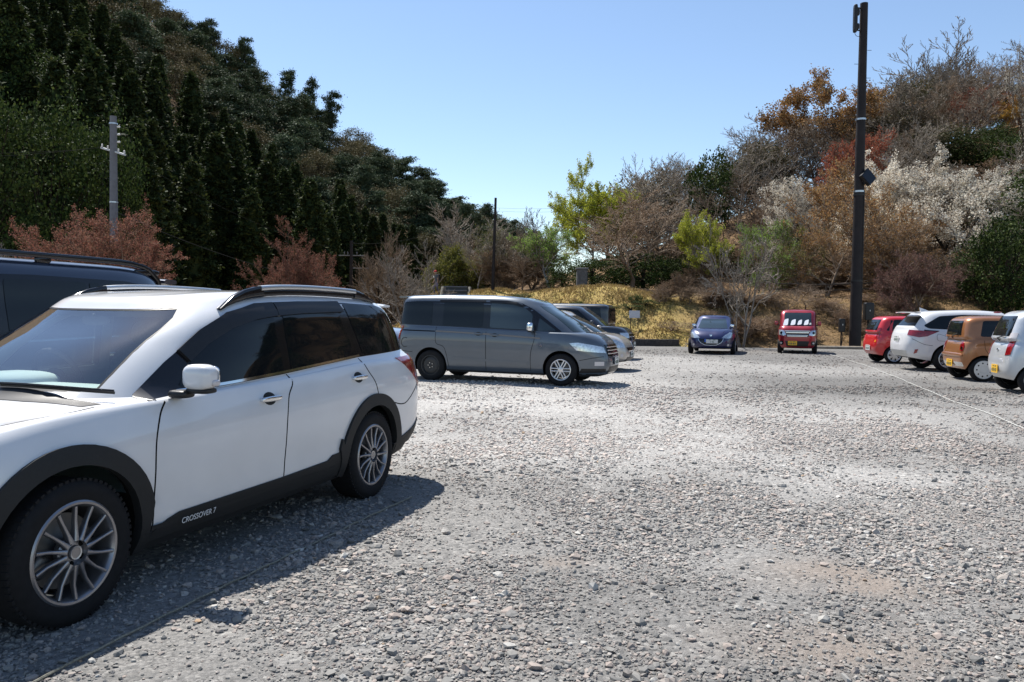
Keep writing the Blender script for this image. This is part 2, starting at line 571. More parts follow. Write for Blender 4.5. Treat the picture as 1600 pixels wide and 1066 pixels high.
    def seams(s, lines, sy, w=.007, frame='side'):
        for ln in lines:
            mb = MB()
            if len(ln) > 2:                     # rounded through its points
                fine = []
                for i in range(len(ln) - 1):
                    p0, p1, p2, p3 = ln[max(i - 1, 0)], ln[i], ln[i + 1], ln[min(i + 2, len(ln) - 1)]
                    for k in range(5):
                        u = k / 5
                        fine.append(tuple(.5 * (2 * p1[a] + (p2[a] - p0[a]) * u + (2 * p0[a] - 5 * p1[a] + 4 * p2[a] - p3[a]) * u * u + (3 * p1[a] - p0[a] - 3 * p2[a] + p3[a]) * u ** 3) for a in (0, 1)))
                ln = fine + [ln[-1]]
            q = strip_poly(ln, w)
            if frame == 'side': s.patch_mb(mb, [(x, sy, z) for x, z in q], (0, sy, 0), .05, .0012, .004)
            elif frame == 'top': s.patch_mb(mb, [(x, y, 1) for x, y in q], (0, 0, 1), .05, .0012, .004)
            else: s.patch_mb(mb, [(sy * 2, y, z) for y, z in q], (sy, 0, 0), .05, .0012, .004)
            mb.build('panel_gap', MT['seam'], s.root)
    def hit_side(s, x, z, sy):
        h, n, _, _ = s.bvh.ray_cast(Vector((x, sy * 5, z)), Vector((0, -sy, 0)))
        return h if h is not None else Vector((x, sy * s.sp['hw'], z))
    def hit_front(s, y, z, sx=1):
        h, n, _, _ = s.bvh.ray_cast(Vector((sx * 6, y, z)), Vector((-sx, 0, 0)))
        return h if h is not None else Vector((sx * 2, y, z))
    def hit_top(s, x, y):
        h, n, _, _ = s.bvh.ray_cast(Vector((x, y, 5)), Vector((0, 0, -1)))
        return h if h is not None else Vector((x, y, 1.5))
    def handle(s, x, z, sy, mat=None, L=.19, label=None):
        h = s.hit_side(x, z, sy)
        mb = MB(); mb.rbox((x, h.y + sy * .022, z), (L, .022, .034), 3.2)
        for dx in (-.4, .4): mb.rbox((x + dx * L, h.y + sy * .008, z), (.035, .04, .028), 3)
        o = mb.build('door_handle', mat or s.paint, s.root)
        # recess cup behind the grip
        mb2 = MB(); s.patch_mb(mb2, [(x + a, sy, z + b) for a, b in [(.062 * math.cos(q * PI / 8), .04 * math.sin(q * PI / 8)) for q in range(16)]], (0, sy, 0), .03, .0012, .004)
        mb2.build('handle_cup', MT['interior'] if mat is None else MT['clad'], o)
        return o
    def mirror(s, x, z, sy, mat=None, size=(.13, .20, .15), arm=.05, y=None, foot=True):
        h = s.hit_side(x, z, sy); y0 = h.y if y is None else sy * y
        mb = MB(); mb.rbox((x, y0 + sy * (arm + size[1] / 2), z + .03), size, 3.4, nu=28, nv=16)
        o = mb.build('wing_mirror', mat or s.paint, s.root, 60)
        mb = MB(); mb.rbox((x - .012, y0 + sy * (arm + size[1] / 2), z - size[2] * .33 + .02), (size[0] * .8, size[1] * .88, size[2] * .32), 3)
        if foot: mb.rbox((x + .01, y0 + sy * arm * .4, z - .04), (.09, arm * 2.6, .045), 3)
        mb.build('mirror_foot', MT['black'], o)
        mb = MB(); mb.rbox((x - size[0] / 2 + .004, y0 + sy * (arm + size[1] / 2), z + .03), (.012, size[1] * .84, size[2] * .8), 4)
        mb.build('mirror_glass', MT['chrome'], o)
        return o
    def wheels(s, kind, rear_kind=None, rimr=None, w=.205):
        sp = s.sp
        for ax, kd in ((sp['wb'] / 2, kind), (-sp['wb'] / 2, rear_kind or kind)):
            for sy in (1, -1):
                wheel(s.root, ax + sp.get('axo', 0), sy * sp.get('track', sp['hw'] - .02), sp['R'], rimr or sp['R'] * .66, w, kd, sy)
    def plate(s, c, d, mat, w=.33, h=.165, marks=True, text=None):
        """number plate at c facing d"""
        d = Vector(d).normalized(); up = Vector((0, 0, 1)); rt = up.cross(d).normalized()
        M = Matrix.Translation(c) @ Matrix((rt, up, d)).transposed().to_4x4()
        mb = MB(); mb.box((0, 0, 0), (w, h, .008), 0, M)
        o = mb.build('number_plate', mat, s.root)
        mb = MB()
        for a in (-.075, -.045, .03, .055, .08): mb.box((a * w / .33, .052, .0055), (.02, .022, .002), 0, M)
        if text: tp = text
        else:
            tp = None
            mb.box((-.135, -.022, .0055), (.022, .03, .002), 0, M)
            for a in (-.085, -.03, .04, .095): mb.box((a, -.022, .0055), (.03, .07, .002), 0, M)
            mb.box((.005, -.022, .0055), (.02, .008, .002), 0, M)
        mb.build('plate_marks', MT['plateg'], o)
        if tp: text_obj(tp, M @ Matrix.Translation((0, -.025, .005)), .085, MT['plateg'], o, 'plate_number')
        return o
    def place(s, x, y, deg):
        s.root.location = (x, y, 0); s.root.rotation_euler = (0, 0, R(deg))

def text_obj(txt, M, size, mat, parent, name='lettering', ext=.001, align='CENTER'):
    cu = bpy.data.curves.new(name, 'FONT'); cu.body = txt; cu.size = size; cu.extrude = ext
    cu.align_x = align; cu.align_y = 'CENTER'
    o = bpy.data.objects.new(name, cu); COL.objects.link(o)
    dg = bpy.context.evaluated_depsgraph_get()
    me = bpy.data.meshes.new_from_object(o.evaluated_get(dg), depsgraph=dg)
    bpy.data.objects.remove(o)
    me.transform(M)
    me.materials.clear()
    return link_mesh(name, me, mat, parent)

WHEELS = {}
def wheel_meshes(R0, rr, w, kind):
    key = (R0, rr, w, kind)
    if key in WHEELS: return WHEELS[key]
    h = w / 2
    # tyre, outer face at y = 0 plane, body towards -y
    t = MB()
    ty = [(rr - .005, -.012), (rr + .012, -.003), (R0 - .045, .004), (R0 - .018, -.008), (R0 - .004, -.028), (R0, -.05), (R0, -w + .05), (R0 - .004, -w + .028),
          (R0 - .02, -w + .006), (rr, -w), (rr - .02, -w + .02), (rr - .02, -.03)]
    t.lathe(ty, 64, closed=True)
    if kind == 'multi':
        for k in range(64):           # tread blocks at the shoulder
            M = Matrix.Rotation(2 * PI * k / 64, 4, 'Y')
            t.box((R0 - .006, -.034, 0), (.016, .034, .020), 0, M)
    tyre = t.mesh('tyre')
    r = MB()
    rim_lip = [(rr + .006, -.006), (rr - .002, .000), (rr - .012, -.002), (rr - .022, -.014), (rr - .028, -.05), (rr - .03, -w + .03), (rr - .012, -w + .012)]
    back = 1
    if kind == 'multi':
        r.lathe(rim_lip, 64)
        for k in range(14):
            M = Matrix.Rotation(2 * PI * (k + .3) / 14, 4, 'Y')
            p = [(0.055, -.018), (.10, -.020), (.15, -.022), (rr - .018, -.012)]
            ws = [.030, .019, .015, .018]; hs = [.04, .034, .028, .022]
            path = [(a, b, 0.006 * math.sin((a - .05) / (rr - .05) * PI)) for a, b in p]
            r.strip(path, ws, hs, up=(0, 1, 0), M=M)
        r.lathe([(0.001, -.008), (.030, -.008), (.033, -.012), (.034, -.02), (.062, -.024), (.075, -.034), (.075, -.06)], 40)
        for k in range(5):
            M = Matrix.Rotation(2 * PI * (k + .25) / 5, 4, 'Y')
            r.lathe([(0.001, -.018), (.011, -.018), (.014, -.022), (.014, -.03)], 10, 1, M @ Matrix.Translation((.050, 0, 0)))
        r.lathe([(.024, -.0065), (.031, -.005), (.031, -.012)], 30, 2)
        mats = [MT['alloy'], MT['seam'], MT['satin']]
    elif kind in ('twin', 'fine'):
        r.lathe(rim_lip, 48)
        n = 6 if kind == 'twin' else 10
        for k in range(n):
            for off in (-.024, .024) if kind == 'twin' else (-.012, .012):
                M = Matrix.Rotation(2 * PI * k / n, 4, 'Y')
                r.strip([(.045, -.012, off), (.11, -.016, off * 1.1), (rr - .015, -.012, off * (1.15 if kind == 'twin' else 1.6))], [.024, .024, .028] if kind == 'twin' else .012, .03, up=(0, 1, 0), M=M)
        r.lathe([(0.001, -.004), (.03, -.004), (.055, -.010), (.06, -.03)], 32)
        mats = [MT['alloy_b'], MT['seam'], MT['chrome']]
    elif kind == 'cover9':                      # white cover with nine round holes
        r.lathe([(rr + .004, -.004), (rr - .006, .004), (rr * .92, -.004), (rr * .55, .006), (rr * .45, .004), (rr * .42, -.002), (rr * .40, .004), (.001, .006)], 48)
        for k in range(9):
            M = Matrix.Rotation(2 * PI * k / 9, 4, 'Y') @ Matrix.Translation((rr * .73, 0, 0))
            r.lathe([(.001, .0045), (.017, .0035), (.018, -.004)], 12, 1, M)
        mats = [MT['whitecap'], MT['seam'], MT['chrome']]
    elif kind == 'cover7':
        r.lathe([(rr + .004, -.004), (rr - .006, .004), (rr * .9, -.004), (rr * .5, .008), (.001, .01)], 48)
        for k in range(7):
            M = Matrix.Rotation(2 * PI * k / 7, 4, 'Y')
            r.add([(rr * .45, .0105, -.006), (rr * .86, .003, -.028), (rr * .88, .003, .0), (rr * .86, .003, .028), (rr * .45, .0105, .006)], [(0, 1, 2, 3, 4)], 1, M)
        mats = [MT['alloy_b'], MT['seam'], MT['chrome']]
    else:                                        # bare black steel wheel with nuts
        r.lathe([(rr + .004, -.006), (rr - .01, -.004), (rr * .85, -.04), (rr * .6, -.02), (rr * .4, -.03), (.03, -.03), (.001, -.02)], 40)
        for k in range(5):
            M = Matrix.Rotation(2 * PI * k / 5, 4, 'Y') @ Matrix.Translation((.052, 0, 0))
            r.lathe([(.001, -.012), (.010, -.012), (.012, -.03)], 8, 2, M)
        mats = [MT['steelblk'], MT['seam'], MT['chrome']]
    rim = r.mesh('rim')
    for m in mats: rim.materials.append(m)
    tyre.materials.append(MT['tyre'])
    b = MB(); b.lathe([(.001, -.085), (.05, -.085), (.07, -.1), (rr * .74, -.1), (rr * .74, -.115), (.001, -.115)], 32)
    b.lathe([(rr * .8, -.12), (.1, -.14), (.001, -.14)], 24, 1)
    b.rbox((rr * .45, -.08, rr * .40), (.11, .05, .09), 3, 0)
    brake = b.mesh('wheel'); brake.materials.append(MT['disc']); brake.materials.append(MT['seam'])
    WHEELS[key] = (brake, tyre, rim)
    return WHEELS[key]
def wheel(root, x, y, R0, rr, w, kind, sy):
    br, ty, ri = wheel_meshes(round(R0, 3), round(rr, 3), w, kind)
    o = bpy.data.objects.new('wheel', br); COL.objects.link(o); o.parent = root
    o.location = (x, y, R0); o.rotation_euler = (0, random.uniform(0, 1.2), 0) if sy > 0 else (0, random.uniform(0, 1.2), PI)
    if sy < 0: o.rotation_euler = (0, 0, PI)
    for nme, m in (('tyre', ty), ('rim', ri)):
        c = bpy.data.objects.new(nme, m); COL.objects.link(c); c.parent = o
    return o
# ------------------------------------------------------------------ the white crossover in front
P_WHITE = paint('pearl_white_paint', (.66, .665, .675), .0, .35)
def white_crossover():
    sp = dict(wb=2.75, R=.335, archr=.392, hw=.90, xf=2.33, xr=-2.46, track=.885, nf=4.2, nr=8.5, gnf=3.6, gnr=5.5,
              bot=[(-2.4, .34), (-1.8, .25), (-1, .23), (1, .21), (1.9, .22), (2.3, .26)],
              belt=[(-2.4, 1.05), (-1.3, 1.03), (-.2, .965), (.8, .925), (1.4, .90), (2.0, .81), (2.3, .72)],
              gz=[(-2.3, 1.13), (-1.3, 1.095), (-.2, 1.02), (.78, .985), (1.2, 1.0)], gf=1.2, gr=-2.36, gw=.805,
              tz=[(-2.2, 1.46), (-1.7, 1.495), (-.9, 1.51), (-.1, 1.49), (.2, 1.465), (.42, 1.445)], tf=.42, tr=-2.16, tw=.69,
              sillz=.33, fw=[.90, .955, .985, 1.0, .990, .955], edge=.06, edgez=.045, crown=.035, hoodbulge=.035, bulge=.022)
    c = Car('crossover_wagon', 'white crossover wagon with black wheel arch cladding and silver roof rails, closest to the camera',
            sp, P_WHITE, C=260, sub=7, hollow=(-.68, .68, 9.12, 11.0),
            holes=[(rounded([(.58, 1.02), (.40, 1.20), (.16, 1.345), (-.02, 1.42), (-.28, 1.462), (-.315, 1.045)], .03), -1),
                   (rounded([(-.40, 1.046), (-.385, 1.462), (-1.06, 1.485), (-1.22, 1.105)], .03), -1)])
    c.body['label'] = 'glossy pearl white bodywork'
    c.glass('windscreen', -.70, .70, 9.08, 11.05, MT['glassc'], off=-.004, thick=0)
    # black ceramic edge of the screen
    mb = MB()
    for a0, a1, t0, t1 in ((-.70, -.67, 9.08, 11.05), (.67, .70, 9.08, 11.05), (-.67, .67, 9.08, 9.20), (-.67, .67, 10.97, 11.05)):
        G, N = c.grid(a0, a1, t0, t1, 20, 8, -.001); V, Fc = c.solid(G, N, .004); mb.add(V, Fc)
    mb.build('windscreen_seal', MT['black'], c.root)
    c.glass('rear_window', PI - .66, PI + .66, 9.15, 10.8, MT['glassd'], off=.003)
    dlo = [(.84, .995), (.60, 1.155), (.32, 1.315), (.10, 1.415), (-.15, 1.475), (-.5, 1.50), (-1.13, 1.512), (-1.75, 1.497), (-1.90, 1.475),
           (-2.10, 1.27), (-2.22, 1.125), (-1.27, 1.098), (-.3, 1.032), (.84, .972)]
    for sy in (1, -1):
        if sy > 0: c.side('window_surround', rounded(dlo, .02), sy, MT['gloss'], off=.002)
        gm_ = MT['glassd'] if sy > 0 else MT['glasst']
        c.side('front_door_window', rounded([(.58, 1.02), (.40, 1.20), (.16, 1.345), (-.02, 1.42), (-.28, 1.462), (-.315, 1.045)], .03), sy, gm_, off=.006)
        c.side('rear_door_window', rounded([(-.40, 1.046), (-.385, 1.462), (-1.06, 1.485), (-1.22, 1.105)], .03), sy, gm_, off=.006)
        c.side('quarter_window', rounded([(-1.34, 1.112), (-1.19, 1.498), (-1.76, 1.485), (-1.90, 1.46), (-2.08, 1.26), (-2.19, 1.132)], .025), sy, MT['glassd'], off=.006)
        up = [(.50, 1.215), (.32, 1.325), (.10, 1.423), (-.15, 1.481), (-.325, 1.492)]
        lo = [(-.325, 1.41), (-.12, 1.388), (.10, 1.335), (.30, 1.245), (.46, 1.15)]
        c.side('window_visor', up + lo, sy, MT['black'], off=.022, thick=.01)
        c.side('window_visor', [(-.335, 1.492), (-.6, 1.503), (-1.13, 1.512), (-1.155, 1.44), (-.6, 1.425), (-.335, 1.41)], sy, MT['black'], off=.020, thick=.01)
        c.side('belt_trim', strip_poly([(.60, .998), (.2, 1.017), (-.3, 1.045), (-.8, 1.078), (-1.27, 1.11)], .016), sy, MT['chrome'], off=.012, thick=.008)
        c.seams([[(.78, .965), (.84, .90), (.895, .78), (.905, .6), (.90, .30)], [(-.34, 1.03), (-.33, .97), (-.25, .88), (-.215, .7), (-.21, .34)],
                 [(-1.26, 1.09), (-1.30, 1.0), (-1.38, .90), (-1.42, .80)], [(-1.70, .71), (-1.85, .685), (-1.98, .71), (-2.28, .86)],
                 [(1.77, .64), (1.95, .70), (2.1, .76)]], sy, .009)
        fl = arc(1.375, .345, .478, -16, 165, 26) + [(.915, .45), (.93, .36), (.93, .17), (1.0, .17)] + arc(1.375, .345, .386, 186, -16, 26)
        c.side('wheel_arch_flare', fl, sy, MT['clad'], off=.020, thick=.03, step=.05, label='black plastic flare over the front wheel')
        fl = [(-.915, .22), (-.895, .38), (-.868, .46), (-.893, .53)] + arc(-1.375, .335, .478, 18, 180, 26) + [(-1.85, .2)] + arc(-1.375, .335, .388, 200, -14, 26)
        c.side('wheel_arch_flare', fl, sy, MT['clad'], off=.020, thick=.03, step=.05, label='black plastic flare over the rear wheel')
        c.side('sill_cladding', [(.93, .15), (.925, .30), (.80, .355), (.72, .375), (-.2, .385), (-.72, .40), (-.78, .43), (-.90, .435), (-.92, .15)], sy, MT['clad'], off=.012, thick=.02)
        c.side('bumper_cladding', [(-1.84, .22), (-1.84, .40), (-2.1, .45), (-2.37, .52), (-2.42, .30)], sy, MT['clad'], off=.010, thick=.02)
        c.patch('tail_light', [(-1.84, sy * .88, 1.065), (-2.36, sy * .8, 1.075), (-2.42, sy * .74, .95), (-2.44, sy * .74, .83), (-2.33, sy * .8, .79), (-2.18, sy * .86, .86), (-2.00, sy * .88, .97)], (-.35, sy * .94, 0), MT['red'], off=.008, step=.03)
        c.patch('tail_light_lens', [(-2.34, sy * .8, 1.02), (-2.42, sy * .74, .98), (-2.42, sy * .74, .84)], (-.35, sy * .94, 0), MT['clearlens'], off=.011, step=.03)
        c.patch('headlight', [(2.02, sy * .86, .78), (2.2, sy * .6, .74), (2.3, sy * .45, .68), (2.3, sy * .5, .60), (2.2, sy * .7, .62), (2.1, sy * .8, .68)], (.8, sy * .6, 0), MT['lens'], off=.006, step=.04)
        c.handle(-.06, .90, sy, MT['chrome'], .20); c.handle(-1.14, .955, sy, MT['chrome'], .20)
        # door mirror
        mb = MB(); mb.rbox((.675, sy * .975, 1.09), (.125, .175, .138), 3.2, nu=40, nv=24)
        m = mb.build('wing_mirror', P_WHITE, c.root, 60)
        mb = MB(); mb.rbox((.665, sy * .975, 1.018), (.11, .16, .035), 3); mb.rbox((.70, sy * .875, .998), (.11, .12, .045), 3.5)
        mb.build('mirror_foot', MT['black'], m)
        mb = MB(); mb.rbox((.611, sy * .975, 1.09), (.012, .15, .115), 4); mb.build('mirror_glass', MT['chrome'], m)
        mb = MB(); mb.rbox((.655, sy * 1.058, 1.06), (.06, .03, .035), 3); mb.build('indicator', MT['clearlens'], m)
        # roof rail: dark feet, silver bar
        yr = .635
        def top(x): return c.hit_top(x, sy * yr).z
        xs = [.12, .06, -.02, -.12, -.24, -.30]
        zt = [.004, .026, .050, .066, .074, .076]
        mb = MB()
        mb.strip([(x, sy * (yr + .01), top(x) + z * .5) for x, z in zip(xs, zt)], [.035] * 6, [max(.016, z) for z in zt])
        xs2 = [-1.46, -1.52, -1.62, -1.70, -1.78]; z2 = [.074, .070, .052, .028, .006]
        mb.strip([(x, sy * (yr + .01), top(x) + z * .5) for x, z in zip(xs2, z2)], [.035] * 5, [max(.016, z) for z in z2])
        xs3 = [-.27 - .10 * k for k in range(13)]
        mb.strip([(x, sy * (yr + .008), top(x) + .022) for x in xs3], .026, .040)
        rail = mb.build('roof_rail', MT['gloss'], c.root)
        mb = MB(); mb.strip([(x, sy * (yr + .012), top(x) + .060) for x in xs3], .042, .034)
        mb.build('rail_bar', MT['satin'], rail)
    # spoiler
    mb = MB(); mb.strip([(-2.10 + .12 * abs(y) ** 2.5, y, 1.520 - .07 * abs(y) ** 2) for y in [-.62, -.55, -.4, -.2, 0, .2, .4, .55, .62]], [.10, .17, .2, .22, .22, .22, .2, .17, .10], [.02, .03, .03, .03, .03, .03, .03, .03, .02])
    mb.build('spoiler', P_WHITE, c.root)
    # bonnet shut lines
    c.seams([[(1.12, sy * .72), (1.5, sy * .71), (1.8, sy * .66), (2.0, sy * .56)] for sy in (1, -1)], 0, .006, 'top')
    c.front('grille', [(-.36, .72), (.36, .72), (.30, .56), (-.30, .56)], MT['gloss'], 1)
    c.front('lower_grille', [(-.55, .44), (.55, .44), (.5, .30), (-.5, .30)], MT['black'], 1)
    c.plate(c.hit_front(0, .5) + Vector((.02, 0, 0)), (1, 0, 0), MT['platew'])
    c.plate(c.hit_front(0, .86, -1) + Vector((-.02, 0, 0)), (-1, 0, 0), MT['platew'])
    # wipers
    for (y0, y1, xa) in ((.70, .12, .04), (.06, -.50, .02)):
        mb = MB(); pts = []
        for k in range(9):
            y = y0 + (y1 - y0) * k / 8
            G = c.surf.ev(np.array([math.atan2(y / .805, 1.0) * .98]), [9.10 + .10 * math.sin(k / 8 * 1.8)])[0, 0]
            pts.append((G[0] + .015, y, G[2] + .016))
        mb.tube(pts, .008, 6); mb.strip([(p[0] - .006, p[1], p[2] - .010) for p in pts], .006, .014)
        mb.build('wiper', MT['black'], c.root)
    c.patch('cowl_panel', [(1.16, .68, 1), (1.24, .4, 1), (1.27, 0, 1), (1.24, -.4, 1), (1.16, -.68, 1), (1.06, -.70, 1), (1.12, -.4, 1), (1.15, 0, 1), (1.12, .4, 1), (1.06, .70, 1)], (0, 0, 1), MT['black'], off=.003)
    c.wheels('multi', rimr=.232, w=.225)
    # writing on the sill, left side
    h = c.hit_side(.585, .335, 1)
    M = Matrix.Translation((.585, h.y + .0225, .322)) @ Matrix(((-1, .0, 0), (0, 0, 1), (0, 1, 0))).to_4x4()
    sh = Matrix.Shear('XZ', 4, (0, 0)); sh = Matrix.Identity(4); sh[0][1] = .22
    t = text_obj('CROSSOVER 7', M @ sh, .042, MT['white_letter'], c.root, 'sill_lettering')
    # cabin seen through the glass
    mb = MB(); mb.rbox((.80, 0, .93), (.60, 1.36, .18), 4, nu=40); mb.rbox((.66, -.37, 1.01), (.40, .46, .13), 2.8)
    mb.rbox((.55, 0, .78), (.3, .30, .28), 4)
    mb.build('dashboard', MT['dash'], c.root)
    mb = MB()
    M = Matrix.Translation((.36, -.37, 1.02)) @ Matrix.Rotation(R(-68), 4, 'Y')
    mb.tube([(.18 * math.cos(2 * PI * k / 28), .18 * math.sin(2 * PI * k / 28), 0) for k in range(29)], .016, 8, 0, M)
    mb.rbox((0, 0, -.01), (.12, .13, .05), 3, 0, M); mb.box((0, 0, -.01), (.02, .34, .02), 0, M); mb.box((-.09, 0, -.01), (.18, .03, .02), 0, M)
    mb.build('steering_wheel', MT['dark_int'], c.root)
    for x, ys in ((-.12, (-.36, .36)), (-.95, (-.36, .36))):
        for y in ys:
            mb = MB(); M = Matrix.Translation((x, y, .62)) @ Matrix.Rotation(R(-16), 4, 'Y')
            mb.rbox((-.06, 0, .28), (.16, .50, .66), 4, 0, M); mb.rbox((.20, 0, -.02), (.5, .5, .16), 4, 0, M)
            mb.rbox((-.06, 0, .70), (.11, .26, .18), 3, 0, M)
            mb.build('front_seat' if x > -.5 else 'rear_seat', MT['seat'], c.root)
    mb = MB(); mb.rbox((.42, 0, 1.375), (.03, .22, .06), 3); mb.tube([(.42, 0, 1.385), (.44, 0, 1.415)], .008)
    mb.build('inner_mirror', MT['dark_int'], c.root)
    mb = MB(); mb.tube([(-2.0, 0, c.hit_top(-2.0, 0).z), (-2.16, 0, c.hit_top(-2.0, 0).z + .12)], [.008, .003], 6); mb.build('antenna', MT['black'], c.root)
    c.place(-2.350, 5.221, -109.17)
    return c
MT['dash'] = simple('dashboard', (.50, .58, .55), rough=.8, var=.06)
MT['glasst'] = glass_clear('tinted_glass', (.55, .62, .60))
white_crossover()
# ------------------------------------------------------------------ the other cars
def both(f):
    for sy in (1, -1): f(sy)
def body_seams_side(c, lines, w=.009):
    for sy in (1, -1): c.seams(lines, sy, w)

# --- navy off-roader behind the white car
def navy_suv():
    P = paint('navy_paint', (.010, .016, .035), .3, .3)
    sp = dict(wb=2.80, R=.37, hw=.93, xf=2.35, xr=-2.40, track=.90, nf=5, nr=7, gnf=4.5, gnr=6,
              bot=[(-2.4, .40), (-1.8, .32), (1.9, .30), (2.3, .36)], belt=[(-2.4, 1.14), (-.2, 1.10), (.9, 1.08), (1.6, 1.04), (2.3, .92)],
              gz=[(-2.3, 1.20), (-.2, 1.16), (.9, 1.13), (1.2, 1.13)], gf=1.25, gr=-2.37, gw=.84,
              tz=[(-2.3, 1.75), (-1.6, 1.775), (-.5, 1.775), (.2, 1.76), (.55, 1.70)], tf=.55, tr=-2.20, tw=.70, edge=.06, edgez=.05, crown=.04, hoodbulge=.04)
    c = Car('off_road_car', 'dark navy tall estate car with black roof rails, behind the white crossover', sp, P, C=180, sub=5)
    c.glass('windscreen', -.64, .64, 9.12, 10.92, MT['glassw'])
    c.glass('rear_window', PI - .66, PI + .66, 9.2, 10.8, MT['glassd'])
    for sy in (1, -1):
        c.side('window_surround', rounded([(.85, 1.16), (.25, 1.62), (.0, 1.70), (-.6, 1.715), (-1.6, 1.70), (-1.95, 1.66), (-2.15, 1.40), (-2.22, 1.21), (-1.2, 1.19)], .04), sy, MT['gloss'], off=.002)
        c.side('front_door_window', rounded([(.62, 1.19), (.16, 1.60), (-.05, 1.665), (-.22, 1.67), (-.22, 1.20)], .04), sy, MT['glassd'], off=.006)
        c.side('rear_door_window', rounded([(-.32, 1.20), (-.32, 1.672), (-1.12, 1.672), (-1.12, 1.22)], .04), sy, MT['glassd'], off=.006)
        c.side('rear_door_window', rounded([(-1.16, 1.22), (-1.16, 1.67), (-1.27, 1.668), (-1.30, 1.22)], .02), sy, MT['glassd'], off=.006)
        c.side('quarter_window', rounded([(-1.42, 1.23), (-1.34, 1.665), (-1.78, 1.65), (-1.92, 1.60), (-2.10, 1.40), (-2.16, 1.24)], .05), sy, MT['glassd'], off=.006)
        c.side('belt_trim', strip_poly([(.8, 1.155), (-.2, 1.165), (-1.3, 1.19), (-2.1, 1.205)], .018), sy, MT['chrome'], off=.008)
        c.seams([[(.82, 1.1), (.9, .9), (.92, .4)], [(-.27, 1.15), (-.27, .9), (-.27, .4)], [(-1.36, 1.15), (-1.40, 1.0), (-1.45, .85)]], sy, .009)
        c.handle(-.06, 1.02, sy, MT['chrome']); c.handle(-1.2, 1.04, sy, MT['chrome'])
        c.mirror(.62, 1.22, sy, size=(.14, .23, .2))
        c.patch('tail_light', [(-2.25, sy * .85, 1.12), (-2.42, sy * .75, 1.12), (-2.42, sy * .75, .86), (-2.28, sy * .85, .86)], (-.5, sy * .8, 0), MT['red'], off=.01, step=.04)
        c.patch('headlight', [(2.05, sy * .85, .96), (2.3, sy * .55, .93), (2.3, sy * .55, .78), (2.05, sy * .85, .80)], (.8, sy * .5, 0), MT['lens'], off=.008, step=.05)
        yr = .63
        def top(x): return c.hit_top(x, sy * yr).z
        xs = [.28, .20, .08, -.02] + [-.12 - .15 * k for k in range(13)] + [-2.00, -2.12, -2.20]
        zz = [.0, .02, .045, .056] + [.060] * 13 + [.054, .036, .01]
        mb = MB(); mb.strip([(x, sy * yr, top(x) + z) for x, z in zip(xs, zz)], .05, .048)
        for x, L in ((.05, .40), (-.80, .16), (-1.98, .34)): mb.rbox((x, sy * yr, top(x) + .022), (L, .034, .06), 3)
        mb.build('roof_rail', MT['gloss'], c.root)
    mb = MB(); mb.strip([(-2.33 + .08 * abs(y) ** 2, y, 1.735 - .035 * abs(y) ** 2) for y in [-.64, -.4, 0, .4, .64]], [.16, .26, .28, .26, .16], [.05, .07, .075, .07, .05])
    mb.build('spoiler', P, c.root)
    c.plate(c.hit_front(0, .86, -1) + Vector((-.02, 0, 0)), (-1, 0, 0), MT['platew'])
    c.front('grille', [(-.45, .92), (.45, .92), (.4, .68), (-.4, .68)], MT['gloss'])
    c.wheels('twin', w=.24)
    c.place(-4.84, 6.30, -108.5)
navy_suv()

